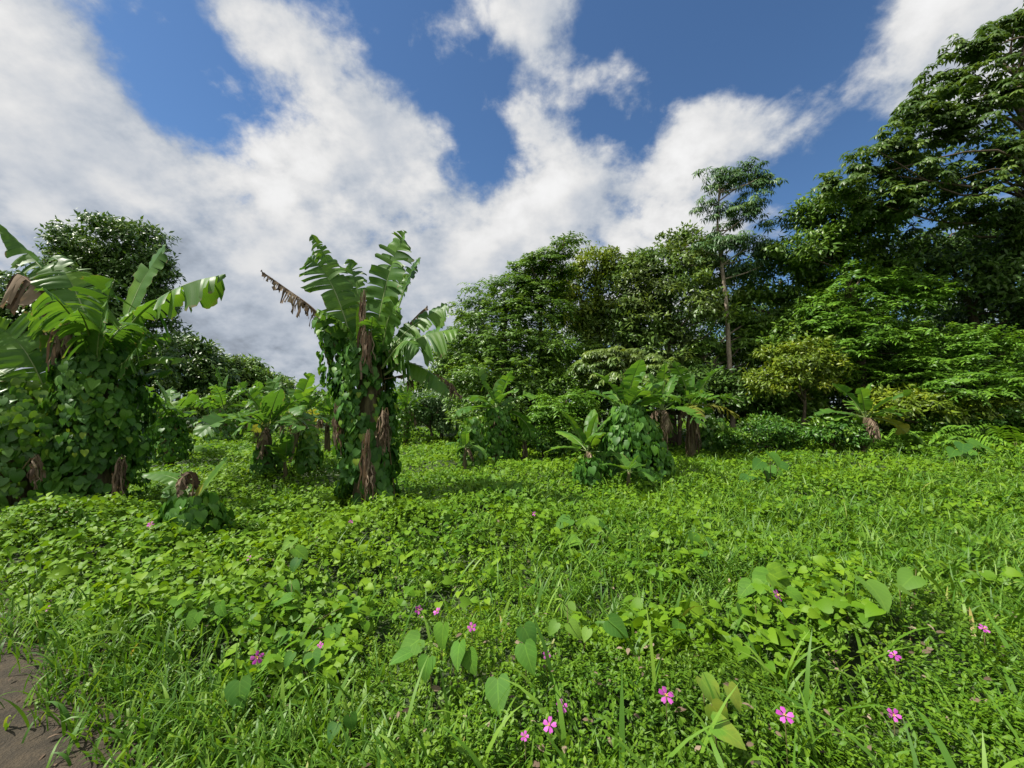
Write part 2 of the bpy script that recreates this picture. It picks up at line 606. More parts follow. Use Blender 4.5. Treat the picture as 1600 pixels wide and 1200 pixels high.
tree_mat('t_dark', (0.036, 0.090, 0.017), (0.070, 0.145, 0.023), (0.130, 0.220, 0.031))
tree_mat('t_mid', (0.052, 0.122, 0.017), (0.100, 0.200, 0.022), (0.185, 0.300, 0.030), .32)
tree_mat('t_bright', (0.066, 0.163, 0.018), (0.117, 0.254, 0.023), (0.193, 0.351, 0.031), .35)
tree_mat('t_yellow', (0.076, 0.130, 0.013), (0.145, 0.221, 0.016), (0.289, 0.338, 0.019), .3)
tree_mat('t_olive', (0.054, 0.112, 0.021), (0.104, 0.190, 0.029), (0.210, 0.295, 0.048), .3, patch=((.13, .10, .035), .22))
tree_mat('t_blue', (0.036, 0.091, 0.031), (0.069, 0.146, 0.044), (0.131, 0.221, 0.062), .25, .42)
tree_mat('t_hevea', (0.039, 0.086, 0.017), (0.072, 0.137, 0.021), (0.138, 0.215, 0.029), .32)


# ------------------------------------------------------------------ ground
def build_ground():
    # the sheet: fine near the camera, coarse to the horizon
    a = np.concatenate([-np.geomspace(900, 14, 22), np.linspace(-13, -6, 15)[:-1], np.linspace(-6, 6, 61), np.linspace(6, 30, 49)[1:], np.geomspace(31, 900, 20)])
    b = np.concatenate([[-300, -100, -40, -15, -6, -3], np.linspace(-2, 8, 51), np.linspace(8, 36, 57)[1:], np.geomspace(37, 1500, 22)])
    X, Y = np.meshgrid(a, b)
    Z = soil(X, Y)
    v = np.stack([X, Y, Z], -1).reshape(-1, 3)
    h, w = X.shape
    i = (np.arange(h - 1)[:, None] * w + np.arange(w - 1)[None]).ravel()
    f = np.concatenate([np.stack([i, i + 1, i + 1 + w], 1), np.stack([i, i + 1 + w, i + w], 1)])
    m, wn = mat_new('soil')
    pos = wn.new('ShaderNodeNewGeometry').outputs['Position']
    n = wn.noise(pos, 3.0, 6, .6)
    c = wn.ramp(n, [(.3, (.018, .026, .010)), (.5, (.030, .052, .012)), (.72, (.055, .060, .024))])
    p = wn.new('ShaderNodeBsdfPrincipled')
    wn.put(p.inputs['Base Color'], c)
    p.inputs['Roughness'].default_value = .95
    finish(m, wn, p.outputs[0])
    B = Buf()
    B.add(v, f)
    tag(B.build('ground', m, smooth=True), None, None, kind='structure')
    # the dirt path at the near corner
    B = Buf()
    nx = 70
    t = np.linspace(-6, 5, nx)
    s = np.linspace(-.45, 4.5, 40)
    d = unit(PB - PA)
    TT, SS = np.meshgrid(t, s)
    X = PA[0] + d[0] * TT + PN[0] * SS
    Y = PA[1] + d[1] * TT + PN[1] * SS
    Z = soil(X, Y) + .012 + .03 * fbm(X * 3, Y * 3, 31) * sstep(-.4, 0, SS)
    v = np.stack([X, Y, Z], -1).reshape(-1, 3)
    h, w = X.shape
    i = (np.arange(h - 1)[:, None] * w + np.arange(w - 1)[None]).ravel()
    f = np.concatenate([np.stack([i, i + 1, i + 1 + w], 1), np.stack([i, i + 1 + w, i + w], 1)])
    m, wn = mat_new('dirt')
    pos = wn.new('ShaderNodeNewGeometry').outputs['Position']
    n = wn.noise(pos, 5.0, 8, .65)
    n2 = wn.noise(pos, 60.0, 4, .6)
    c = wn.ramp(n, [(.3, (.018, .014, .007)), (.5, (.038, .029, .016)), (.7, (.075, .055, .030))])  # dirt tones darkened to stand in for shade over the path
    c = wn.mix(wn.rng(n2, .55, .7, 0, .4), c, (.11, .082, .048, 1))
    p = wn.new('ShaderNodeBsdfPrincipled')
    wn.put(p.inputs['Base Color'], c)
    p.inputs['Roughness'].default_value = .95
    bp = wn.new('ShaderNodeBump')
    bp.inputs['Distance'].default_value = .02
    wn.put(bp.inputs['Height'], n2)
    wn.put(p.inputs['Normal'], bp.outputs[0])
    finish(m, wn, p.outputs[0])
    B.add(v, f)
    tag(B.build('dirt_path', m, smooth=True), None, None, kind='structure')


def wedge(n, d0, d1, spread=1.55):
    d = d0 * (d1 / d0) ** RNG.random(n)
    x = d * RNG.uniform(-spread, spread, n)
    return x, d


def jit(n, s):
    return RNG.standard_normal((n, 3)) * s


EPS = .12


def cover_normal(x, y):
    hx = (cover_h(x + EPS, y) + soil(x + EPS, y) - cover_h(x - EPS, y) - soil(x - EPS, y)) / (2 * EPS)
    hy = (cover_h(x, y + EPS) + soil(x, y + EPS) - cover_h(x, y - EPS) - soil(x, y - EPS)) / (2 * EPS)
    return unit(np.stack([-hx, -hy, np.ones_like(hx)], 1))


def flat_dirs(n):
    t = RNG.uniform(0, 2 * math.pi, n)
    return np.stack([np.cos(t), np.sin(t), np.zeros(n)], 1)


def build_cover():
    # --- small-leaved creeper near the camera: leafy shoots over a thin mat
    B = Buf()
    x, y = wedge(42000, 1.0, 10.0)
    keep = path_d(x, y) < RNG.uniform(-.25, .05, len(x))
    keep &= (vnoise(x / .17, y / .17, 91) > .24) | (RNG.random(len(x)) < .3)
    x, y = x[keep], y[keep]
    n, k = len(x), 9
    sc = np.maximum(1, y / 3.4) ** .9
    lean = unit(cover_normal(x, y) * .8 + jit(n, .45) + np.array([0, 0, .35]))
    root = np.stack([x, y, soil(x, y) + np.maximum(cover_h(x, y) - .10 * RNG.random(n), .01) - .05], 1)
    hgt = RNG.uniform(.05, .13, n) * sc
    q = np.linspace(.15, 1, k)
    az = RNG.uniform(0, 6.28, n)[:, None] + np.arange(k)[None] * 1.57 + (np.arange(k)[None] % 2) * 1.57
    e1 = unit(np.cross(lean, np.array([.2, 1.0, .1])))
    e2 = np.cross(lean, e1)
    rad = e1[:, None] * np.cos(az)[..., None] + e2[:, None] * np.sin(az)[..., None]
    p = root[:, None] + lean[:, None] * (hgt[:, None] * q[None])[..., None] + rad * .006
    ax = rad + lean[:, None] * (.15 + .55 * q)[None, :, None] + RNG.standard_normal((n, k, 3)) * .22
    nn = lean[:, None] * 1.0 + np.array([0, -.1, .3]) - rad * .3 + RNG.standard_normal((n, k, 3)) * .3
    sz = RNG.uniform(.024, .044, (n, k)) * (1.12 - .45 * q)[None] * sc[:, None]
    r = .45 * fbm(x / .5, y / .5, 61)[:, None] + .22 * RNG.random((n, 1)) + .30 * RNG.random((n, k)) + .16 * (q[None] - .5)
    scatter(B, T_OVAL, p.reshape(-1, 3), ax.reshape(-1, 3), nn.reshape(-1, 3), sz.ravel(), np.clip(r, 0, 1).ravel())
    tag(B.build('creeper_ground_cover', M['creeper']), 'dense mat of small-leaved creeper over the clearing', 'ground cover', kind='stuff')

    # --- heart-leaved vine running over the ground, farther out
    B = Buf()
    x, y = wedge(300000, 2.6, 36, 1.6)
    lefty = sstep(1.0, -4.0, x / np.maximum(y, 1) * 4)
    keep = RNG.random(len(x)) < np.clip(sstep(3.4, 8.5, y) * .9 + .28 * lefty * sstep(2.8, 4.5, y) + .22 * (vnoise(x / .7, y / .7, 44) > .62), 0, 1)
    keep &= path_d(x, y) < -.15
    keep &= (vnoise(x / .24, y / .24, 47) > .25) | (RNG.random(len(x)) < .4)
    x, y = x[keep], y[keep]
    n = len(x)
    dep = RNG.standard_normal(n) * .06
    z = soil(x, y) + np.maximum(cover_h(x, y) + .02 - dep, .01)
    nn = unit(cover_normal(x, y) + jit(n, .48) + np.array([0, -.15, .15]))
    ax = flat_dirs(n) + np.array([0, -.3, -.15]) + jit(n, .2)
    sz = (.032 + .075 * RNG.random(n) ** 2.2) * np.maximum(1, y / 8.5) ** .75
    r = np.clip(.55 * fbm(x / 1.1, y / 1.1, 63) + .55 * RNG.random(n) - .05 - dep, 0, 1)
    nr = y < 7
    scatter(B, T_HEART, np.stack([x, y, z], 1)[nr], ax[nr], nn[nr], sz[nr], r[nr])
    nr = ~nr
    scatter(B, T_HEART_LOW, np.stack([x, y, z], 1)[nr], ax[nr], nn[nr], sz[nr], r[nr])
    tag(B.build('vine_ground_cover', M['ground_vine']), 'heart-leaved vine carpet spreading beneath the banana plants', 'ground cover', kind='stuff')

    # --- fallen dead leaves lying here and there in the cover
    B = Buf()
    x, y = wedge(1500, 1.3, 14, 1.5)
    n = len(x)
    z = soil(x, y) + cover_h(x, y) + RNG.uniform(-.03, .03, n)
    scatter(B, T_OVAL, np.stack([x, y, z], 1), flat_dirs(n) + jit(n, .3), cover_normal(x, y) + jit(n, .5), RNG.uniform(.02, .06, n) * np.maximum(1, y / 6), RNG.random(n))
    tag(B.build('fallen_leaves', M['dead']), 'brown fallen leaves caught in the green cover', 'leaf litter', kind='stuff')

    # --- grass blades
    B = Buf()
    x, y = wedge(150000, 1.15, 17, 1.5)
    u = x / y
    dens = .045 + .72 * sstep(-.15, .45, u) * sstep(2.6, 3.6, y) * (.35 + .65 * sstep(.42, .55, fbm(x / 1.3, y / 1.3, 71)))
    dens = dens + .8 * np.exp(-((path_d(x, y) + .28) / .30) ** 2) + .07 * sstep(2.6, 1.5, y)
    dens *= 1 - .75 * sstep(-.5, -.9, u) * sstep(3.2, 4, y)
    pdd = path_d(x, y)
    keep = (RNG.random(len(x)) < dens * .8) & (pdd < .06 + .35 * RNG.random(len(x)) ** 4)
    x, y = x[keep], y[keep]
    n = len(x)
    ln = RNG.uniform(.12, .34, n) * (.8 + .5 * sstep(2, 6, y)) * np.where(y < 2.4, .9, 1)
    wd = RNG.uniform(.004, .0095, n) * (.75 + .06 * y) * np.where(RNG.random(n) < .2, 1.6, 1)
    grass_blades(B, x, y, ln, wd)
    D = Buf()
    t_ = RNG.uniform(-4, 4, 170)
    s_ = RNG.uniform(-.5, 1.6, 170)
    dd = unit(PB - PA)
    lx_, ly_ = PA[0] + dd[0] * t_ + PN[0] * s_, PA[1] + dd[1] * t_ + PN[1] * s_
    nl = len(lx_)
    pp = np.stack([lx_, ly_, soil(lx_, ly_) + .016 + .03 * fbm(lx_ * 3, ly_ * 3, 31)], 1)
    scatter(D, T_TINY, pp, flat_dirs(nl) + jit(nl, .03), np.array([0, 0, 1.0]) + jit(nl, .15), RNG.uniform(.015, .06, nl), RNG.random(nl) * .8, RNG.uniform(.4, 1.0, nl))
    tag(D.build('dry_grass_litter', M['dead']), 'dry straw and leaf litter on the dirt path', 'litter', kind='stuff')
    # scattered long arching blades near the camera
    m = 150
    x, y = wedge(m, 1.35, 3.6, 1.35)
    k = (path_d(x, y) < -.1)
    x, y = x[k], y[k]
    sel = RNG.random(len(x)) < (.35 + .65 * sstep(-.2, .5, x / y))
    x, y = x[sel], y[sel]
    for _ in range(3):
        xx = x + RNG.uniform(-.06, .06, len(x))
        yy = y + RNG.uniform(-.06, .06, len(x))
        grass_blades(B, xx, yy, RNG.uniform(.26, .52, len(x)), RNG.uniform(.008, .014, len(x)))
    tag(B.build('grass', M['grass'], smooth=True), 'tall broad-bladed grass growing through the creeper', 'grass', kind='stuff')


def grass_blades(B, x, y, ln, wd, zlift=0.0):
    n = len(x)
    base = np.stack([x, y, soil(x, y) + cover_h(x, y) * .72 + zlift], 1)
    lean = flat_dirs(n)
    a0 = RNG.uniform(.12, .55, n)
    bend = RNG.uniform(.5, 1.9, n)
    side = unit(np.stack([-lean[:, 1], lean[:, 0], np.zeros(n)], 1) + jit(n, .35))
    K = 6
    pts = [base]
    for k in range(K - 1):
        ang = a0 + bend * (k / (K - 1)) ** 1.3
        step = (lean * np.sin(ang)[:, None] + np.array([0, 0, 1.0]) * np.cos(ang)[:, None]) * (ln / (K - 1))[:, None]
        pts.append(pts[-1] + step)
    prof = [.55, .9, 1.0, .85, .5, .03]
    v = np.empty((n, K * 2, 3))
    for k in range(K):
        v[:, 2 * k] = pts[k] - side * (wd * prof[k])[:, None]
        v[:, 2 * k + 1] = pts[k] + side * (wd * prof[k])[:, None]
    f = []
    for k in range(K - 1):
        f += [(2 * k, 2 * k + 1, 2 * k + 3), (2 * k, 2 * k + 3, 2 * k + 2)]
    f = np.array(f)[None] + (np.arange(n) * K * 2)[:, None, None]
    a = np.zeros((n, K * 2, 3))
    a[:, :, 2] = np.clip(RNG.random(n) * .95 + .03 * RNG.standard_normal(n), 0, 1)[:, None]
    B.add(v.reshape(-1, 3), f.reshape(-1, 3), a.reshape(-1, 3))


# ------------------------------------------------------------------ banana plants
def blade(B, mid, T, N, S_, W, tears, rng, fold=.25, sag=.25, ragged=.15, dead=False, t0=.13, lag=.3):
    """both halves of a banana leaf blade, torn into strips along the veins"""
    n = len(mid)
    t = np.linspace(0, 1, n)
    tb = np.clip((t - t0) / (1 - t0), 0, 1)
    prof = W * np.clip(tb * 5.5, 0, 1) ** .6 * np.clip((1 - tb) * 3.2, 0, 1) ** .55
    i0 = int(np.searchsorted(t, t0))
    K = 5
    for sd in (-1, 1):
        slant = rng.normal(0, .10)
        cuts = sorted(set([i0] + list(rng.choice(np.arange(i0 + 1, n - 1), size=min(tears, n - i0 - 2), replace=False)) + [n - 1]))
        for a, b in zip(cuts[:-1], cuts[1:]):
            m = b - a + 1
            df = fold + rng.normal(0, .24 if tears > 2 else .05)
            dsag = max(.0, sag * rng.uniform(.4, 1.8) * (1.5 if m < 3 else 1))
            ln = 1 - ragged * rng.random() ** 1.5
            if tears and rng.random() < ragged * .5:
                ln *= rng.uniform(.4, .8)
            dl = lag * rng.uniform(.6, 1.3)
            sh = rng.uniform(.84, 1.0) if tears > 2 else .98      # strips narrow towards the margin
            c = (a + b) / 2
            rnd = rng.random() if dead else np.clip(rng.normal(.5, .17), 0, 1)
            V = np.empty((m, K, 3))
            A = np.empty((m, K, 3))
            for r in range(m):
                i = a + r
                for k in range(K):
                    q = k / (K - 1)
                    ii = c + (i - c) * (1 - (1 - sh) * q)
                    lo = int(min(max(math.floor(ii), 0), n - 2))
                    fr = ii - lo
                    P0 = mid[lo] * (1 - fr) + mid[lo + 1] * fr
                    ww = (prof[lo] * (1 - fr) + prof[lo + 1] * fr) * ln
                    if a == i0 and r == 0:
                        ww = prof[min(i0 + 1, n - 1)] * .4 * ln
                    if q > .9 and tears > 2:
                        ww *= 1 - .16 * rng.random() ** 2
                    rip = .045 * W * q * math.sin(i * 1.7 + sd) + .10 * W * q * q * math.sin(c * 2.1 + 3 * sd)
                    d = S_[lo] * sd * math.cos(df + .5 * dsag * q) + N[lo] * math.sin(df * 1.0) + T[lo] * dl
                    d = d / np.linalg.norm(d)
                    p = P0 + d * (ww * q) + N[lo] * rip
                    p = p + np.array([0, 0, -1.0]) * (dsag * ww * q * q)
                    if dead:
                        p = p + rng.normal(0, .012, 3) * q
                    V[r, k] = p
                    A[r, k] = (sd * q, i / n, rnd)
            idx = np.arange(m * K).reshape(m, K)
            q0, q1, q2, q3 = idx[:-1, :-1].ravel(), idx[:-1, 1:].ravel(), idx[1:, 1:].ravel(), idx[1:, :-1].ravel()
            if sd > 0:
                F_ = np.concatenate([np.stack([q0, q1, q2], 1), np.stack([q0, q2, q3], 1)])
            else:
                F_ = np.concatenate([np.stack([q0, q2, q1], 1), np.stack([q0, q3, q2], 1)])
            B.add(V.reshape(-1, 3), F_, A.reshape(-1, 3))


def banana_leaf(parent, base, pts, W, tears=8, seed=0, hint=None, fold=.25, sag=.25, ragged=.15, dead=False, mat=None, n=34, t0=.13, rib=.022, lag=.3, name=None, label=None):
    rng = np.random.default_rng(seed)
    if tears > 4 and not dead:
        n = int(n * 1.5)
        tears = int(tears * 1.25)
        W = W * 1.15
    mid = curve(pts, n)
    T = unit(np.gradient(mid, axis=0))
    hint = np.array([0, 0, 1.0]) if hint is None else np.asarray(hint, float)
    N = unit(hint - (T * hint).sum(1, keepdims=True) * T + 1e-5)
    S_ = np.cross(T, N)
    B = Buf()
    blade(B, mid, T, N, S_, W, tears, rng, fold, sag, ragged, dead, t0, lag)
    o = B.build(name or ('dead_leaf' if dead else 'leaf'), mat or (M['dead'] if dead else M['banana']), parent, base, smooth=True)
    if label:
        o['label'] = label
    B = Buf()
    tube(B, mid - N * rib * .5, [rib, rib * .8, rib * .5, rib * .2], 6, n)
    B.build('midrib', M['dead_mid'] if dead else M['midrib'], o, None if False else base, smooth=True)
    return o


def hanging_rag(parent, base, top, length, W, seed, name='dead_leaf'):
    """a dead leaf collapsed and hanging down along the stem"""
    rng = np.random.default_rng(seed)
    B = Buf()
    k = 7
    for j in range(rng.integers(14, 22)):
        ph = rng.uniform(0, 6.28)
        rr = rng.uniform(.1, 1) * W
        o0 = np.array([math.cos(ph) * rr * .4, math.sin(ph) * rr * .4, rng.uniform(-.12, .05) * length])
        L = length * rng.uniform(.45, 1)
        w = W * rng.uniform(.08, .26)
        tw = rng.uniform(0, 3.1)
        pts = []
        p = np.asarray(top) + o0
        drift = np.array([math.cos(ph), math.sin(ph), 0]) * rr * .5
        for i in range(k):
            q = i / (k - 1)
            c = p + drift * q * 1.2 + np.array([0, 0, -L * q]) + rng.normal(0, .015, 3)
            ww = w * (.45 + .9 * q * (1 - q) * 2) * rng.uniform(.7, 1.2)
            a = tw + q * rng.uniform(-1.4, 1.4)
            s = np.array([math.cos(a), math.sin(a), rng.uniform(-.2, .2)])
            nrm = np.array([-math.sin(a), math.cos(a), 0])
            pts += [c - s * ww + nrm * ww * .3, c - nrm * ww * .25, c + s * ww + nrm * ww * .3]
        f = []
        for i in range(k - 1):
            b = i * 3
            f += [(b, b + 1, b + 4), (b, b + 4, b + 3), (b + 1, b + 2, b + 5), (b + 1, b + 5, b + 4)]
        B.add(pts, f, (0, 0, rng.random()))
    return B.build(name, M['dead'], parent, base, smooth=True)


def pseudostem(parent, base, pts, rad, seed=0):
    B = Buf()
    tube(B, pts, rad, 12, 16, .04)
    return B.build('trunk', M['stem'], parent, base, smooth=True)


def vine(label, path, radii, n, size, seed=0, mat='mantle', gap=.25, noise=.35, group='heart-leaved vines climbing the banana plants', strands=6, squash=1.0, tpl=T_HEART, lift=.15):
    """a climbing vine: shingled heart leaves round a path, with its own stems"""
    rng = np.random.default_rng(seed)
    base = np.array(path[0], float)
    t = thing('climbing_vine', label, 'vine', base, group)
    P = curve(path, 30)
    RR = np.interp(np.linspace(0, 1, 30), np.linspace(0, 1, len(radii)), radii)
    u = rng.random(n)
    ph = rng.uniform(0, 2 * math.pi, n)
    H = np.linalg.norm(P[-1] - P[0])
    nz = fbm(np.cos(ph) * 1.6 + u * H * 1.1 + 7 + seed, np.sin(ph) * 1.6 + u * H * 1.6, 100 + seed)
    nz2 = vnoise(ph * 3 + seed, u * H * 4, 200 + seed)
    keep = (nz * .6 + nz2 * .4) > gap
    u, ph, nz = u[keep], ph[keep], nz[keep]
    n = len(u)
    ii = u * 29
    lo = np.clip(ii.astype(int), 0, 28)
    fr = (ii - lo)[:, None]
    c = P[lo] * (1 - fr) + P[lo + 1] * fr
    r = RR[lo] * (1 - fr[:, 0]) + RR[lo + 1] * fr[:, 0]
    r = r * (1 + noise * (nz - .5) * 2) * (1 - .22 * np.abs(rng.standard_normal(n)) * .6)
    out = np.stack([np.cos(ph), np.sin(ph) * squash, np.zeros(n)], 1)
    pos = c + out * r[:, None]
    outn = unit(out)
    ax = np.array([0, 0, -1.0]) + outn * .30 + rng.standard_normal((n, 3)) * .33
    nn = outn + np.array([0, 0, .45]) + rng.standard_normal((n, 3)) * .30
    sz = size * (.5 + .9 * rng.random(n) ** 1.3)
    pos = pos + np.array([0, 0, 1.0]) * (sz * .4)[:, None] + outn * rng.uniform(0, lift * size * 2, n)[:, None]
    rnd = np.clip(.5 * nz + .5 * rng.random(n) + .15 * (u - .5), 0, 1)
    B = Buf()
    scatter(B, tpl, pos, ax, nn, sz, rnd)
    for k in range(strands):
        q = rng.random() * .7 + .3
        a = rng.uniform(0, 6.28)
        i = int(q * 28)
        p0 = P[i] + np.array([math.cos(a), math.sin(a) * squash, 0]) * RR[i] * 1.1
        L = rng.uniform(.3, .9) * min(1, H)
        m = int(L / size * 2.2) + 2
        pp = p0 + np.stack([rng.normal(0, .04, m), rng.normal(0, .04, m), -np.linspace(0, L, m)], 1)
        oo = np.tile(np.array([math.cos(a), math.sin(a), 0]), (m, 1)) + rng.standard_normal((m, 3)) * .5
        scatter(B, tpl, pp, np.array([0, 0, -1.0]) + oo * .4, oo + np.array([0, 0, .4]), size * rng.uniform(.5, .95, m), rng.random(m))
    B.build('foliage', M[mat], t, base, smooth=True)
    B = Buf()
    for k in range(4):
        a = rng.uniform(0, 6.28)
        w = rng.uniform(-2.5, 2.5)
        pts = [P[i] + np.array([math.cos(a + w * i / 29), math.sin(a + w * i / 29) * squash, 0]) * RR[i] * .8 for i in (0, 7, 14, 21, 28)]
        tube(B, pts, [.014, .008], 5)
    B.build('stem', M['vine_stem'], t, base)
    return t


def lens(p):
    return [np.asarray(q, float) for q in p]


def hero_leaf(t, base, pix, Y, W, seed, **kw):
    """pix: (px, py, dy) along the midrib"""
    pts = [at(x, y, Y + dy) for x, y, dy in pix]
    return banana_leaf(t, base, pts, W, seed=seed, **kw)


def banana(label, px, py, pcrown, L, n, seed, *a, **k):
    return banana_at(label, px, py, pcrown, L * 1.08, n + 2, seed, *a, **k)


def banana_at(label, px, py, pcrown, L, n, seed, lean=(0, 0), W=.26, tears=10, dead=2, dead_low=1, stem=.11, el0=82, el1=8, arch=70, old=0, group='banana plants across the clearing', Y=None, az0=None, jitter=.25):
    """a banana plant standing at a pixel of the ground, its crown at pixel height pcrown"""
    rng = np.random.default_rng(seed)
    g = ground(px, py) if Y is None else at(px, py, Y)
    base = np.array([g[0], g[1], float(soil(g[0], g[1]))])
    top = at(px + lean[0], pcrown, g[1] + lean[1])
    t = thing('banana_plant', label, 'banana plant', base, group)
    pseudostem(t, base, [base - np.array([0, 0, .05]), base * .5 + top * .5 + rng.normal(0, .03, 3), top], [stem * 1.25, stem, stem * .6], seed)
    a0 = rng.uniform(0, 6.28) if az0 is None else az0
    for i in range(n):
        q = i / max(1, n - 1)
        az = a0 + i * 2.4 + rng.normal(0, jitter)
        el = R(el0 + (el1 - el0) * q ** .9 + rng.normal(0, 7))
        Li = L * rng.uniform(.8, 1.12) * (.8 if i == 0 else 1)
        ar = R(arch * (.35 + .75 * q) * rng.uniform(.7, 1.25))
        r = np.array([math.cos(az), math.sin(az), 0])
        pts = [top]
        m = 5
        for k in range(m):
            e = el - ar * ((k + .3) / m) ** 1.4
            pts.append(pts[-1] + (r * math.cos(e) + np.array([0, 0, 1]) * math.sin(e)) * Li / m)
        hint = np.array([0, 0, 1.0]) * (.4 + math.cos(el)) - r * math.sin(el) + rng.normal(0, .25, 3)
        is_old = i >= n - old
        banana_leaf(t, base, pts, W * rng.uniform(.8, 1.12), int(tears * rng.uniform(.5, 1.4)) if i else 1, seed * 31 + i, hint, rng.uniform(.15, .5), rng.uniform(.15, .5), .18,
                    mat=M['banana_old'] if is_old else None, n=26, rib=.02 * L / 1.6)
    for i in range(dead):
        az = rng.uniform(0, 6.28)
        r = np.array([math.cos(az), math.sin(az), 0])
        p = top - np.array([0, 0, .08])
        d = L * .75
        pts = [p, p + r * .18 * d + np.array([0, 0, .06]), p + r * .34 * d - np.array([0, 0, .12 * d]), p + r * .42 * d - np.array([0, 0, .55 * d])]
        banana_leaf(t, base, pts, W * .6, 14, seed * 77 + i, None, -.5, .9, .5, dead=True, n=24, rib=.014)
    for i in range(dead_low):
        az = rng.uniform(0, 6.28)
        hanging_rag(t, base, top + np.array([math.cos(az), math.sin(az), 0]) * stem * 1.1 - np.array([0, 0, .1]), np.linalg.norm(top - base) * rng.uniform(.5, .8), stem * 1.0, seed * 55 + i)
    return t, base, top


def extra_leaves(t, base, top, n, L, W, seed, el=(25, 80)):
    rng = np.random.default_rng(seed)
    for i in range(n):
        az = i * 2.4 + rng.uniform(0, .8)
        e0 = R(rng.uniform(*el))
        r = np.array([math.cos(az), math.sin(az), 0])
        Li = L * rng.uniform(.7, 1.1)
        p = top + r * .08 + np.array([0, 0, rng.uniform(-.25, .05)])
        pts = [p]
        ar = R(rng.uniform(35, 80))
        for k in range(5):
            e = e0 - ar * ((k + .3) / 5) ** 1.4
            pts.append(pts[-1] + (r * math.cos(e) + np.array([0, 0, 1]) * math.sin(e)) * Li / 5)
        banana_leaf(t, base, pts, W * rng.uniform(.8, 1.1), rng.integers(10, 20), seed * 13 + i, np.array([0, 0, 1.0]) * (.4 + math.cos(e0)) - r * math.sin(e0) + rng.normal(0, .3, 3),
                    rng.uniform(-.3, .35), rng.uniform(.3, .8), .3, n=40)


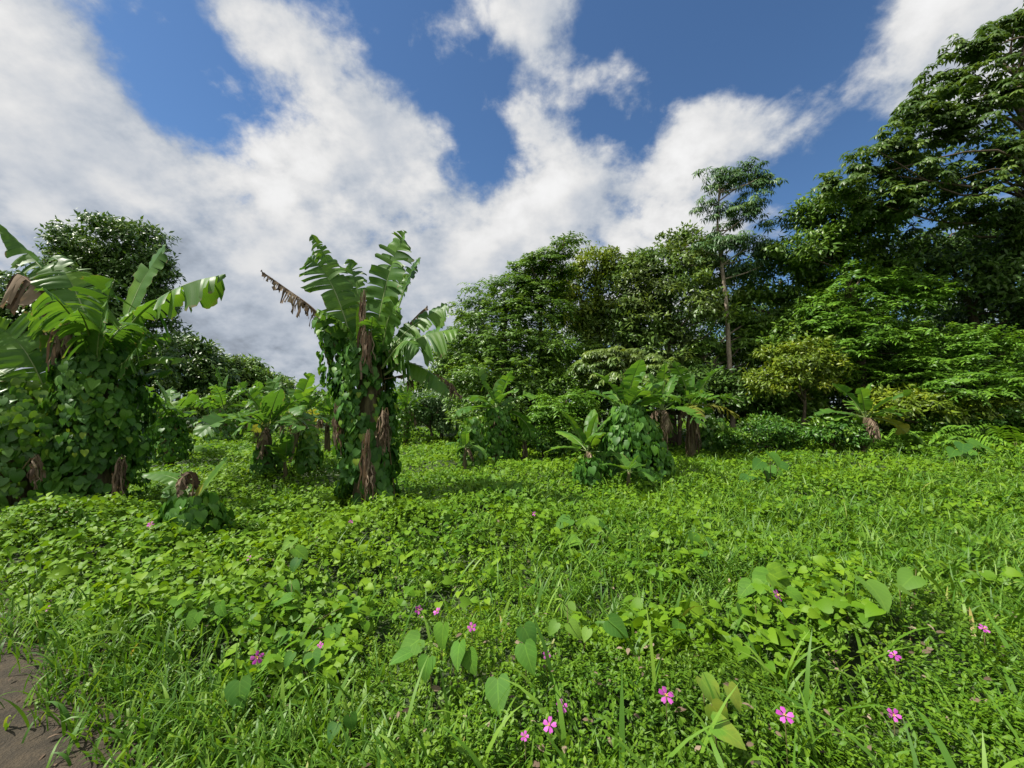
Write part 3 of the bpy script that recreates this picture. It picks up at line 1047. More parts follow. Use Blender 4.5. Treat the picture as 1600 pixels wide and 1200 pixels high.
def build_bananas():
    # ---------------- the tall one in the middle
    Y = 7.35
    g = ground(580, 785)
    base = np.array([at(580, 700, Y)[0], Y, float(soil(at(580, 700, Y)[0], Y))])
    top = at(578, 545, Y)
    t = thing('banana_plant', 'tallest banana plant with torn upright leaves and one bare brown leaf sticking out', 'banana plant', base, 'banana plants across the clearing')
    pseudostem(t, base, [base - np.array([0, 0, .1]), at(577, 660, Y), top], [.30, .25, .16])
    V = np.array([0, -1.0, .25])       # blades that face the camera
    A = dict(t0=.10)
    hero_leaf(t, base, [(560, 540, 0), (550, 490, .05), (528, 440, .1), (508, 400, .1), (487, 366, 0)], Y, .20, 1, tears=14, hint=(.9, -.7, .3), fold=.35, sag=.5, ragged=.3, **A)
    hero_leaf(t, base, [(556, 560, -.1), (543, 510, -.15), (523, 455, -.2), (503, 420, -.2), (482, 402, -.3)], Y, .40, 2, tears=15, hint=(.25, -1, .25), fold=.15, sag=.22, ragged=.12, **A)
    hero_leaf(t, base, [(588, 545, 0), (594, 490, -.05), (606, 435, -.1), (620, 390, -.12), (634, 361, -.25)], Y, .36, 3, tears=15, hint=(-.25, -1, .2), fold=.12, sag=.2, ragged=.12, **A)
    hero_leaf(t, base, [(600, 550, .1), (612, 510, .1), (627, 465, .15), (642, 425, .1), (657, 402, 0)], Y, .22, 4, tears=12, hint=(-.8, -.8, .2), fold=.25, sag=.3, ragged=.35, **A)
    hero_leaf(t, base, [(592, 560, -.1), (600, 530, -.2), (606, 500, -.3), (615, 480, -.4), (624, 470, -.5)], Y, .25, 5, tears=4, hint=(-.2, -1, .3), fold=.2, sag=.2, **A)
    hero_leaf(t, base, [(600, 560, -.1), (628, 525, -.15), (655, 502, -.15), (680, 487, -.15), (702, 478, -.2)], Y, .26, 6, tears=7, hint=(-.35, -.8, .6), fold=-.05, sag=.35, ragged=.15, **A)
    hero_leaf(t, base, [(598, 572, -.15), (628, 545, -.3), (655, 528, -.4), (685, 518, -.4), (716, 514, -.4)], Y, .36, 7, tears=8, hint=(0, -.65, .8), fold=-.15, sag=.45, ragged=.12, **A)
    hero_leaf(t, base, [(600, 585, -.1), (628, 568, -.2), (655, 572, -.2), (680, 590, -.2), (700, 618, -.2)], Y, .2, 8, tears=10, hint=(0, -.5, 1), fold=-.25, sag=.5, **A)
    hero_leaf(t, base, [(600, 592, 0), (640, 584, .05), (672, 582, .1), (700, 596, .1), (722, 622, .1)], Y, .13, 9, tears=28, hint=(0, -.3, 1), fold=-.7, sag=.9, ragged=.95, dead=True, n=60, rib=.012, **A)
    hero_leaf(t, base, [(572, 560, .1), (566, 500, .2), (556, 445, .3), (545, 405, .35)], Y, .30, 13, tears=12, hint=(.1, -1, .2), fold=.2, sag=.3, ragged=.3, **A)
    hero_leaf(t, base, [(590, 555, .2), (603, 500, .3), (618, 455, .35), (640, 430, .35)], Y, .28, 14, tears=12, hint=(-.3, -1, .2), fold=.2, sag=.35, ragged=.3, **A)
    hero_leaf(t, base, [(596, 575, -.2), (618, 545, -.4), (636, 532, -.55), (655, 545, -.65)], Y, .26, 15, tears=8, hint=(-.1, -.6, .8), fold=-.1, sag=.5, ragged=.2, **A)
    hero_leaf(t, base, [(565, 565, -.2), (563, 530, -.3), (562, 500, -.3), (561, 478, -.3)], Y, .10, 10, tears=1, hint=(.5, -1, .2), fold=.6, sag=.1, **A)
    hero_leaf(t, base, [(552, 565, 0), (522, 520, -.05), (490, 482, -.1), (450, 452, -.1), (408, 423, -.1)], Y, .17, 11, tears=52, hint=(-.3, -.4, .8), fold=-.9, sag=1.0, ragged=.75, dead=True, t0=.15, lag=.05, n=84, rib=.018, label='bare brown leaf reduced to hanging tatters')
    hero_leaf(t, base, [(606, 560, .2), (628, 520, .3), (652, 492, .3), (668, 478, .3)], Y, .13, 12, tears=12, hint=(-.4, -.6, .6), fold=-.7, sag=.9, ragged=.5, dead=True)
    hanging_rag(t, base, at(570, 458, Y - .35), 1.25, .12, 21)
    hanging_rag(t, base, at(576, 520, Y - .4), .85, .13, 22)
    hanging_rag(t, base, at(645, 580, Y - .1), .38, .10, 23)
    hanging_rag(t, base, at(706, 600, Y + .1), .30, .08, 24)
    for i, (x, y, L) in enumerate([(574, 672, 1.1), (580, 725, .6), (530, 630, .8), (602, 640, .7)]):
        hanging_rag(t, base, at(x, y, Y - .66 + .3 * abs(x - 575) / 50), L, .13, 30 + i)
    vine('dark vine coating the whole trunk of the tallest banana plant', [base, at(577, 680, Y), at(566, 600, Y), at(572, 525, Y)], [.64, .53, .44, .44, .48, .48, .2], 3300, .13, 3, gap=.36, noise=.52, strands=26)
    vine('loose vine dangling from the brown leaf of the tallest banana plant', [at(530, 610, Y - .1), at(520, 540, Y - .1), at(500, 505, Y - .1)], [.10, .2, .17, .06], 150, .13, 4, gap=.2, strands=4)
    extra_leaves(t, base, top - np.array([0, 0, .1]), 5, 1.2, .27, 171, (35, 75))
    # ---------------- the broad one at the near side, under its vine
    Y = 6.9
    bx = at(150, 700, Y)[0]
    base = np.array([bx, Y, float(soil(bx, Y))])
    top = at(152, 560, Y)
    t = thing('banana_plant', 'broad banana plant over a bulging vine, one leaf arching out in blocks', 'banana plant', base, 'banana plants across the clearing')
    pseudostem(t, base, [base - np.array([0, 0, .1]), at(150, 680, Y), top], [.28, .22, .15])
    hero_leaf(t, base, [(118, 540, .1), (95, 470, 0), (70, 425, -.1), (40, 392, -.1), (0, 350, -.2)], Y, .21, 41, tears=14, hint=(.3, -.6, .8), fold=-.3, sag=.6, ragged=.3)
    hero_leaf(t, base, [(150, 560, 0), (138, 505, -.1), (120, 460, -.1), (103, 428, -.1), (85, 398, 0)], Y, .36, 42, tears=10, hint=(.5, -.9, .3), fold=.2, sag=.3)
    hero_leaf(t, base, [(172, 555, .2), (200, 490, .2), (222, 440, .2), (242, 408, .2), (258, 383, .1)], Y, .29, 43, tears=3, hint=(-.3, -1, .2), fold=.1, sag=.12, ragged=.05)
    hero_leaf(t, base, [(168, 565, 0), (205, 505, -.15), (245, 468, -.25), (295, 442, -.3), (352, 428, -.3)], Y, .30, 44, tears=9, hint=(-.1, -.4, .95), fold=-.35, sag=.75, ragged=.12, t0=.3)
    hero_leaf(t, base, [(152, 590, -.3), (153, 540, -.5), (160, 495, -.65), (168, 465, -.8), (178, 436, -.9)], Y, .42, 45, tears=9, hint=(-.1, -1, .15), fold=.3, sag=.25)
    hero_leaf(t, base, [(82, 640, -.2), (62, 590, -.4), (40, 550, -.5), (15, 522, -.5), (-20, 500, -.6)], Y, .48, 46, tears=8, hint=(.1, -.9, .5), fold=.05, sag=.3)
    hero_leaf(t, base, [(175, 590, 0), (205, 570, -.1), (235, 560, -.15), (262, 557, -.2), (286, 560, -.3)], Y, .22, 47, tears=4, hint=(0, -.2, 1), fold=-.1, sag=.3)
    hero_leaf(t, base, [(180, 600, .2), (210, 590, .2), (240, 582, .2), (268, 578, .1)], Y, .18, 48, tears=6, hint=(0, -.4, 1), fold=-.2, sag=.5)
    hero_leaf(t, base, [(92, 620, -.2), (92, 570, -.3), (90, 520, -.4), (84, 480, -.4)], Y, .20, 49, tears=3, hint=(.2, -1, .1), fold=.4, sag=.1)
    hero_leaf(t, base, [(160, 570, .2), (185, 530, .3), (200, 500, .4), (210, 478, .5)], Y, .33, 50, tears=7, hint=(-.3, -.8, .4), fold=.1, sag=.3)
    hero_leaf(t, base, [(172, 580, -.1), (195, 565, -.3), (212, 545, -.5), (222, 528, -.6)], Y, .25, 51, tears=6, hint=(-.3, -.8, .5), fold=0, sag=.4)
    hero_leaf(t, base, [(110, 560, -.1), (85, 490, -.2), (55, 448, -.3), (25, 428, -.3), (8, 450, -.3)], Y, .26, 52, tears=10, hint=(.2, -.6, .7), fold=-.6, sag=1.0, ragged=.35, dead=True, t0=.35)
    hanging_rag(t, base, at(98, 500, Y - .5), .8, .16, 53)
    hanging_rag(t, base, at(75, 470, Y - .4), .6, .14, 54)
    hanging_rag(t, base, at(188, 715, Y - .5), .75, .10, 55)
    hanging_rag(t, base, at(56, 712, Y - .9), .5, .09, 56)
    vine('large dark heart-leaved vine bulging round the broad banana plant', [np.array([at(150, 700, Y)[0], Y, base[2]]), at(150, 740, Y), at(150, 660, Y - .1), at(158, 580, Y - .1), at(165, 535, Y)], [.50, .46, .58, .56, .42, .20], 3400, .12, 6, gap=.38, noise=.8, strands=40)
    extra_leaves(t, base, top, 9, 1.45, .30, 172, (35, 85))
    # its neighbour at the picture's edge
    Y = 6.5
    bx = at(40, 700, Y)[0]
    b2 = np.array([bx, Y, float(soil(bx, Y))])
    t = thing('banana_plant', 'cut-off banana plant beside the broad one, nearly swallowed by lime vine', 'banana plant', b2, 'banana plants across the clearing')
    pseudostem(t, b2, [b2, at(35, 640, Y), at(25, 590, Y)], [.2, .16, .1])
    hero_leaf(t, b2, [(25, 600, 0), (10, 585, -.1), (-15, 575, -.1), (-60, 575, -.2)], Y, .25, 61, tears=6, hint=(0, -.5, 1))
    hero_leaf(t, b2, [(25, 600, 0), (0, 560, .2), (-30, 520, .3), (-70, 490, .4)], Y, .3, 62, tears=6, hint=(.3, -.6, .7))
    vine('sunlit lime vine heaped over the cut-off banana plant', [b2, at(35, 740, Y), at(35, 660, Y), at(40, 600, Y + .2)], [.7, .8, .85, .7, .35], 2900, .125, 8, mat='mantle_lime', gap=.3, noise=.65, strands=8)
    # ---------------- the small one in their shadow
    Y = 6.15
    g = ground(300, 828)
    b3 = np.array([g[0], g[1], float(soil(g[0], g[1]))])
    Y = g[1]
    t = thing('banana_plant', 'small banana sucker in shade with one folded brown leaf and a vine skirt', 'banana plant', b3, 'banana plants across the clearing')
    pseudostem(t, b3, [b3, at(300, 800, Y), at(302, 770, Y)], [.08, .07, .05])
    hero_leaf(t, b3, [(304, 785, 0), (318, 765, -.05), (335, 742, -.1), (357, 714, -.1)], Y, .12, 63, tears=1, hint=(-.4, -.8, .5), fold=.2, sag=.05, t0=.05, rib=.012)
    hero_leaf(t, b3, [(300, 780, 0), (280, 752, .1), (255, 742, .1), (222, 740, .1)], Y, .13, 64, tears=2, hint=(0, -.4, 1), fold=0, sag=.15, t0=.1, rib=.012)
    hero_leaf(t, b3, [(298, 785, 0), (282, 772, -.1), (268, 760, -.1), (252, 768, -.2)], Y, .14, 65, tears=3, hint=(0, -.7, .7), fold=0, sag=.3, rib=.012)
    hero_leaf(t, b3, [(300, 775, -.05), (302, 755, -.1), (296, 740, -.15), (283, 750, -.2), (280, 775, -.2)], Y, .11, 66, tears=5, hint=(0, -1, .3), fold=-.3, sag=.5, dead=True, rib=.01)
    hero_leaf(t, b3, [(302, 778, 0), (308, 770, -.1), (314, 762, -.15), (318, 756, -.2)], Y, .05, 67, tears=1, hint=(0, -1, .4), mat=M['banana_old'], rib=.01)
    vine('low vine skirt with big lit hearts around the small shaded sucker', [b3, at(300, 810, Y), at(302, 778, Y)], [.34, .36, .3, .16], 330, .13, 9, gap=.2, strands=3)

    # ---------------- the rest, by pixel of the ground
    banana('banana plant with a yellow-spotted crown and a leaf lying at its foot', 268, 716, 655, 1.35, 9, 101, W=.27, dead=2, el0=75, el1=2)
    vine('ragged vine over the stems of the banana with the fallen leaf', [ground(258, 718), at(260, 680, ground(258, 718)[1]), at(255, 650, ground(258, 718)[1])], [.55, .6, .5, .3], 600, .13, 10, gap=.3)
    tt, b, tp = banana('upright silver-lit banana plant before the dark trees', 350, 690, 640, 2.0, 8, 102, W=.30, el0=85, el1=35, tears=16, dead=1)
    vine('pale green vine column under the upright silver-lit banana plant', [b, (b + tp) / 2, tp], [.95, .8, .75, .5], 900, .15, 11, mat='mantle_lime', gap=.25, tpl=T_HEART_LOW)
    banana('banana plant on two-tone bare stem with a vine at its foot', 418, 738, 668, 1.35, 9, 103, W=.28, dead=1, el0=80, el1=15)
    vine('short vine sleeve at the foot of the bare-stemmed banana plant', [ground(418, 740), at(418, 715, ground(418, 740)[1]), at(418, 695, ground(418, 740)[1])], [.3, .3, .25, .15], 260, .11, 12)
    banana('banana plant leaning away with broad leaves and pale stem', 452, 722, 655, 1.5, 9, 104, W=.30, lean=(12, .3), dead=1, el1=5)
    banana('young bright banana sucker between two banana stems', 445, 745, 722, .75, 5, 105, W=.17, dead=0, dead_low=0, stem=.05, tears=2, el1=35)
    vine('slim pillar of vine standing alone in the bright clearing', [ground(482, 735), at(483, 705, ground(482, 735)[1]), at(484, 675, ground(482, 735)[1])], [.28, .26, .2, .1], 330, .12, 13, mat='mantle_lime')
    banana('far banana plant with yellow leaf tips against the low trees', 468, 700, 650, 1.7, 8, 106, W=.30, old=2, el1=10)
    banana('banana plant half hidden behind the tallest trunk, leaves sweeping up', 512, 705, 655, 1.6, 8, 107, W=.30, old=1)
    banana('distant banana plant at the gap in the trees', 400, 684, 642, 1.9, 8, 108, W=.32, dead=1)
    banana('distant small banana plant under the low far trees', 440, 680, 640, 1.9, 7, 109, W=.30, dead=1, old=1)
    banana('grey-green banana plant just behind the tallest trunk', 634, 692, 640, 1.6, 8, 110, W=.28, dead=1)
    vine('vine draped on the grey-green banana behind the tallest trunk', [ground(628, 694), at(628, 660, ground(628, 694)[1]), at(628, 640, ground(628, 694)[1])], [.4, .45, .5, .3], 380, .14, 14, mat='mantle_lime', tpl=T_HEART_LOW)
    tt, b, tp = banana('banana plant with rosette of torn leaves standing in a vine skirt', 776, 722, 640, 1.55, 10, 111, W=.29, el0=80, el1=-5, dead=2, dead_low=2, tears=9, az0=.9)
    vine('vine skirt round the rosette banana plant', [b, (b + tp) / 2, tp], [.62, .6, .5, .3], 900, .14, 15, gap=.32, strands=5)
    vine('lower leafy vine beside the rosette banana plant', [ground(738, 728), at(738, 690, ground(738, 728)[1]), at(742, 655, ground(738, 728)[1])], [.34, .36, .42, .25], 480, .13, 16, mat='mantle_lime', gap=.25)
    banana('wilted short banana sucker beside the leafy vine', 728, 735, 700, .6, 5, 112, W=.13, dead=2, stem=.05, tears=4)
    banana('dark little sucker in shade between the vine clumps', 820, 716, 690, .7, 6, 113, W=.15, dead=0, dead_low=1, stem=.06)
    tt, b, tp = banana('banana plant rising from the great heart-leaved mound', 978, 738, 645, 1.2, 9, 114, W=.29, el0=84, el1=20, dead=2, tears=6, az0=2.4)
    vine('great mound of heart-leaved vine beneath upright banana leaves', [b, b * .5 + tp * .5 + np.array([.1, -.1, 0]), tp + np.array([.05, -.1, .1])], [.80, .85, .75, .62, .3], 1900, .155, 17, gap=.22, noise=.3, strands=6)
    banana('bright young banana sucker with paddle leaves before the vine mound', 918, 752, 705, 1.15, 8, 115, W=.22, dead=1, dead_low=1, stem=.07, tears=2, el0=80, el1=5, arch=55)
    vine('small vine knot at the foot of the paddle-leaved sucker', [ground(922, 756), at(922, 735, ground(922, 756)[1]), at(925, 720, ground(922, 756)[1])], [.32, .34, .3, .15], 300, .13, 18)
    banana('lime broad-leaved sucker at the front foot of the vine mound', 983, 762, 738, .55, 5, 116, W=.19, dead=0, dead_low=0, stem=.05, tears=1, el0=60, el1=0)
    banana('banana plant behind the vine mound with drooping pale leaves', 1035, 712, 640, 1.6, 9, 117, W=.30, dead=2, dead_low=2, el1=-10)
    banana('banana plant on a bare brown stem with one yellow leaf', 1080, 712, 636, 1.75, 9, 118, W=.28, dead=1, dead_low=2, old=2, stem=.15, el0=86, el1=0, az0=1.2)
    banana('tattered banana plant against the dark forest edge', 1185, 690, 630, 1.9, 7, 119, W=.22, old=2, tears=18, dead=1)
    banana('thin banana plant with yellowed torn fronds in the forest shade', 1240, 688, 640, 1.7, 6, 120, W=.2, old=2, tears=18, dead=1)
    tt, b, tp = banana('banana plant with pale rags hanging down its stem by the shrubs', 1352, 697, 652, 1.35, 9, 121, Y=13.6, W=.30, dead=2, dead_low=2, old=1, stem=.11, el0=70, el1=-5, tears=5, az0=.6)
    vine('vine on the trunk beside the yellowed banana fronds', [ground(1110, 706), at(1112, 680, ground(1110, 706)[1]), at(1118, 655, ground(1110, 706)[1])], [.4, .45, .5, .3], 520, .15, 19, mat='mantle_lime')
    # leaf cut down and lying on the ground
    g = ground(318, 705)
    pts = [ground(285, 712) + [0, 0, .1], g + [0, 0, .2], ground(350, 700) + [0, 0, .12]]
    o = banana_leaf(None, None, pts, .26, 9, 300, (0, -.4, 1), .1, .3, n=26, name='fallen_leaf')
    tag(o, 'pale fallen banana leaf lying on the vine carpet by a stump', 'fallen leaf')


# ------------------------------------------------------------------ trees
def sprigs(B, c, s, blobc, n, style, L, rng, flat=.55):
    """leaves on one twig cluster per centre c (N,3), radius s (N,)"""
    N = len(c)
    cc = np.repeat(c, n, 0)
    ss = np.repeat(s, n)
    bc = np.repeat(blobc, n, 0)
    m = len(cc)
    d = unit(rng.standard_normal((m, 3)))
    d[:, 2] = np.abs(d[:, 2]) * .9 - .25
    p = cc + d * np.stack([ss, ss, ss * flat], 1) * (rng.random(m)[:, None] ** .5)
    o = unit(p - cc + .6 * (p - bc) / np.maximum(np.linalg.norm(p - bc, axis=1, keepdims=True), .1) * ss[:, None] + np.array([0, 0, .15]) * ss[:, None])
    if style == 'rosette':
        k, tpl = 8, T_LONG if L > .25 else T_LEAF
        az = (np.arange(k) / k * 6.283)[None] + rng.uniform(0, 6.28, (m, 1))
        axis = unit(o * .5 + np.array([0, 0, .9]))
        e1 = unit(np.cross(axis, np.array([.3, .9, .1])))
        e2 = np.cross(axis, e1)
        rad = e1[:, None] * np.cos(az)[..., None] + e2[:, None] * np.sin(az)[..., None]
        ax = rad + np.array([0, 0, -1.0]) * rng.uniform(.1, .8, (m, k, 1)) + rng.standard_normal((m, k, 3)) * .15
        nn = axis[:, None] + rad * .3 + rng.standard_normal((m, k, 3)) * .2
        pp = np.repeat(p[:, None], k, 1) + rad * L * .12
    elif style == 'spray':
        k, tpl = 10, T_LEAF
        tw = unit(o * np.array([1, 1, .5]) + rng.standard_normal((m, 3)) * .5)
        sd = unit(np.cross(tw, np.array([0, 0, 1.0])))
        q = (np.arange(k) // 2) / (k / 2)
        sg = np.where(np.arange(k) % 2, 1.0, -1.0)
        pp = p[:, None] + tw[:, None] * (q * L * 2.4)[None, :, None] - np.array([0, 0, 1.0]) * (q ** 2 * L * .7)[None, :, None]
        ax = tw[:, None] * .55 + sd[:, None] * sg[None, :, None] + rng.standard_normal((m, k, 3)) * .18 - np.array([0, 0, .25])
        nn = np.array([0, 0, 1.0]) + o[:, None] * .4 + rng.standard_normal((m, 1, 3)) * .3 + rng.standard_normal((m, k, 3)) * .28
    else:
        k, tpl = 7, T_LEAF
        ax = o[:, None] * .6 + rng.standard_normal((m, k, 3)) * .7 - np.array([0, 0, .35])
        nn = o[:, None] * .6 + np.array([0, -.12, .75]) + rng.standard_normal((m, k, 3)) * .38
        pp = p[:, None] + rng.standard_normal((m, k, 3)) * L * .45
    rnd = np.repeat(np.clip(np.repeat(rng.normal(.5, .14, N), n) + rng.normal(0, .12, m), 0, 1)[:, None], k, 1) + rng.normal(0, .09, (m, k))
    sz = L * rng.uniform(.7, 1.2, (m, k))
    scatter(B, tpl, pp.reshape(-1, 3), ax.reshape(-1, 3), nn.reshape(-1, 3), sz.ravel(), np.clip(rnd, 0, 1).ravel())


def clusters(blobs, Y, s, rng, dens=1.0, inner=.6, thick=.8, backcull=.6, low=-.55):
    cs, ss, bs = [], [], []
    for bl in blobs:
        px, py, rx, ry = bl[:4]
        dy = bl[4] if len(bl) > 4 else 0
        Yb = Y + dy
        c = at(px, py, Yb)
        k = Yb / F
        a, h = rx * k, ry * k
        dep = min(a, 1.2 * max(a, h)) * thick
        area = 4 * math.pi * (((a * h) ** 1.6 + (a * dep) ** 1.6 + (h * dep) ** 1.6) / 3) ** (1 / 1.6)
        n = max(4, int(1.3 * dens * area / (1.5 * s * s)))
        d = unit(rng.standard_normal((n, 3)))
        keep = (d[:, 2] > low) & ~((d[:, 1] > .35) & (rng.random(n) < backcull))
        d = d[keep]
        n = len(d)
        r = inner + (1 - inner) * rng.random(n) ** .6
        r = r * (1 + .12 * rng.standard_normal(n))
        cs.append(c + d * np.array([a, dep, h]) * r[:, None])
        ss.append(s * rng.uniform(.65, 1.35, n))
        bs.append(np.tile(c, (n, 1)))
    return np.concatenate(cs), np.concatenate(ss), np.concatenate(bs)


def tree(name, label, cat, base_px, Y, blobs, mat, style='tuft', L=.24, s=.65, per=10, trunk=None, rad=.22, bark='bark', seed=0, dens=1.0, group=None, inner=.6, flat=.55, nlimb=14, thick=.8, limb_r=.05, low=-.55):
    rng = np.random.default_rng(seed)
    b = at(base_px[0], base_px[1], Y)
    base = np.array([b[0], Y, float(soil(b[0], Y))])
    t = thing(name, label, cat, base, group)
    c, ss, bc = clusters(blobs, Y, s, rng, dens, inner, thick, low=low)
    B = Buf()
    sprigs(B, c, ss, bc, per, style, L, rng, flat)
    B.build('crown' if cat == 'tree' else 'foliage', M[mat], t, base)
    B = Buf()
    if trunk:
        pts = [base - np.array([0, 0, .1])] + [at(x, y, Y + dy) for x, y, dy in trunk]
    else:
        pts = [base - np.array([0, 0, .1]), at(base_px[0] + rng.uniform(-8, 8), .5 * base_px[1] + .5 * blobs[0][1], Y), at(blobs[0][0], blobs[0][1], Y)]
    tube(B, pts, [rad, rad * .8, rad * .55, rad * .3], 9, 22, .05)
    spine = curve(pts, 30)
    pick = rng.choice(len(c), min(nlimb, len(c)), replace=False)
    for i in pick:
        j = rng.integers(12, 30)
        j = min(range(10, 30), key=lambda q: np.linalg.norm(spine[q] - c[i]) + .8 * max(0, spine[q][2] - c[i][2] + .8))
        a = spine[j]
        mid = a * .5 + c[i] * .5 + rng.normal(0, .12, 3) * np.linalg.norm(c[i] - a) + np.array([0, 0, .08])
        tube(B, [a, mid, c[i]], [limb_r, limb_r * .7, limb_r * .25], 5, 9, .03)
    B.build('trunk' if cat == 'tree' else 'stem', M[bark], t, base, smooth=True)
    return t


def build_trees():
    G = 'forest trees along the far edge'
    # --- the forest edge, from the tall end to the clearing's corner
    tree('spreading_tree', 'huge spreading tree with sparse umbrella leaf whorls reaching the top of the picture', 'tree', (1660, 655), 15.5,
         [(1585, 40, 45, 40, 0), (1520, 88, 45, 36, 0), (1470, 128, 42, 38, .3), (1432, 175, 44, 42, 0), (1555, 150, 60, 50, -.5), (1490, 205, 62, 48, 0), (1400, 232, 52, 36, 0), (1350, 268, 48, 30, .3),
          (1312, 292, 38, 22, 0), (1450, 280, 66, 40, 0), (1565, 250, 62, 55, -.7), (1390, 318, 60, 28, 0), (1500, 340, 75, 40, 0), (1590, 360, 60, 50, 0), (1640, 130, 60, 110, 0), (1660, 290, 70, 110, 0), (1660, 20, 60, 60, 0), (1720, 120, 80, 140, 0)],
         't_hevea', 'rosette', .25, .48, 6, trunk=[(1655, 500, 0), (1640, 380, 0), (1610, 250, 0), (1590, 120, 0)], rad=.32, seed=1, dens=.72, group=G, inner=.0, nlimb=60, low=-.9, thick=.8, limb_r=.06, flat=.85)
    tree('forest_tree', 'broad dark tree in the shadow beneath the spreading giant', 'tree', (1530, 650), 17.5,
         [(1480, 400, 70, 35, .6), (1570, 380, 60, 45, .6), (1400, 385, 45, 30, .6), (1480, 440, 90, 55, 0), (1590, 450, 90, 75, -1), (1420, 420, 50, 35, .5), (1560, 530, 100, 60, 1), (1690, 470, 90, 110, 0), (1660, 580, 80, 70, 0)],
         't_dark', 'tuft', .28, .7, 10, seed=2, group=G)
    tree('forest_tree', 'olive-lit tree between the slender pale trunk and the spreading giant', 'tree', (1330, 640), 17.5,
         [(1300, 335, 55, 32, 0), (1265, 345, 32, 24, .3), (1340, 375, 60, 40, 0), (1270, 400, 60, 35, .3), (1360, 430, 70, 40, .5)],
         't_mid', 'tuft', .26, .6, 11, seed=3, group=G, inner=.4)
    tree('forest_tree', 'bright green layered tree with feathery sprays below the giant', 'tree', (1345, 650), 16.8,
         [(1330, 450, 55, 38, 0), (1385, 470, 60, 40, 0), (1430, 455, 30, 24, .2), (1300, 500, 45, 40, 0), (1360, 530, 70, 45, -.3), (1300, 570, 50, 40, 0)],
         't_bright', 'spray', .20, .6, 10, seed=4, group=G, flat=.5)
    tree('layered_shrub', 'low wide shrub in flat bright green tiers at the shaded forest foot', 'shrub', (1510, 650), 15.6,
         [(1500, 548, 65, 30, 0), (1565, 570, 55, 32, 0), (1440, 575, 45, 30, .3), (1500, 605, 90, 35, -.2), (1590, 620, 60, 30, 0)],
         't_bright', 'spray', .20, .55, 10, seed=5, rad=.1, flat=.45, nlimb=8)
    tree('leafy_shrub', 'yellow-green broad-leaved shrub at the forest foot by the ragged banana', 'shrub', (1440, 655), 14.9,
         [(1420, 640, 50, 22, 0), (1480, 640, 45, 22, .2), (1390, 620, 30, 20, .3), (1540, 645, 40, 18, 0)], 't_yellow', 'tuft', .22, .45, 9, seed=6, rad=.06, nlimb=6)
    tree('forest_tree', 'rounded green tree just beyond the slender pale trunk', 'tree', (1230, 640), 19.5,
         [(1220, 440, 60, 45, 0), (1190, 490, 50, 45, 0), (1255, 480, 50, 50, 0), (1210, 545, 70, 45, -.3), (1280, 410, 40, 28, .3)],
         't_mid', 'tuft', .28, .65, 10, seed=7, group=G)
    tree('slender_tree', 'slender tall tree with pale forked trunk rising above the canopy', 'tree', (1146, 650), 18.0,
         [(1120, 285, 26, 32, 0), (1168, 280, 26, 24, .3), (1195, 305, 26, 36, 0), (1108, 335, 20, 28, 0), (1150, 340, 45, 30, 0), (1205, 350, 22, 16, .2), (1135, 385, 45, 22, 0), (1175, 390, 28, 22, .3), (1108, 405, 26, 18, .3), (1165, 430, 36, 18, .4), (1195, 400, 18, 20, .3), (1150, 300, 24, 30, .3)],
         't_blue', 'rosette', .27, .42, 6, trunk=[(1140, 570, 0), (1135, 480, 0), (1127, 410, 0), (1121, 360, 0), (1124, 290, 0)], rad=.115, bark='pale_bark', seed=8, dens=.62, group=G, flat=1.0, inner=.25, nlimb=22, limb_r=.035)
    # the fork of the slender tree comes as limbs; low leafy sprays hang on its trunk
    tree('forest_tree', 'mid-height tree with drooping sprays hanging before the pale trunk', 'tree', (1120, 650), 18.9,
         [(1100, 560, 45, 26, 0), (1165, 550, 45, 24, 0), (1150, 500, 30, 18, .5), (1190, 520, 35, 22, .3)], 't_mid', 'rosette', .24, .5, 8, flat=.8, seed=9, group=G, rad=.1, bark='pale_bark')
    tree('forest_tree', 'olive and russet tree filling the canopy beside the slender trunk', 'tree', (1050, 645), 19.5,
         [(1050, 420, 60, 45, 0), (1000, 450, 50, 45, 0), (1085, 385, 38, 26, .5), (1060, 480, 75, 55, -.4), (990, 510, 60, 50, -.2), (1110, 440, 40, 45, .3), (1030, 550, 70, 40, 0)],
         't_olive', 'tuft', .26, .6, 11, seed=10, group=G)
    tree('forest_tree', 'yellow-topped rounded tree at the crest of the canopy', 'tree', (930, 645), 20.5,
         [(930, 418, 40, 30, 0), (895, 450, 40, 35, 0), (955, 445, 35, 32, 0), (900, 490, 55, 40, 0), (945, 510, 50, 45, 0)],
         't_yellow', 'tuft', .25, .6, 11, seed=11, group=G)
    tree('layered_tree', 'airy layered tree with a stepped sprig poking above the canopy', 'tree', (850, 650), 18.5,
         [(885, 378, 14, 10, 0), (872, 396, 22, 8, 0), (850, 408, 34, 10, 0), (830, 420, 28, 10, 0), (865, 428, 30, 12, 0), (812, 440, 24, 12, 0), (840, 450, 40, 14, 0)],
         't_mid', 'spray', .19, .42, 9, trunk=[(846, 560, 0), (845, 480, 0), (855, 420, 0), (880, 385, 0)], rad=.12, seed=12, group=G, inner=.2, nlimb=16, flat=.5)
    tree('forest_tree', 'fine-leaved green tree forming the low shoulder of the forest', 'tree', (790, 650), 18.5,
         [(790, 470, 50, 32, 0), (750, 490, 32, 26, 0), (830, 490, 50, 40, 0), (770, 525, 60, 40, -.3), (840, 545, 60, 45, -.3), (735, 550, 35, 40, .3), (790, 585, 80, 40, -.5), (880, 570, 50, 45, 0)],
         't_mid', 'spray', .2, .58, 10, seed=13, group=G, flat=.4)
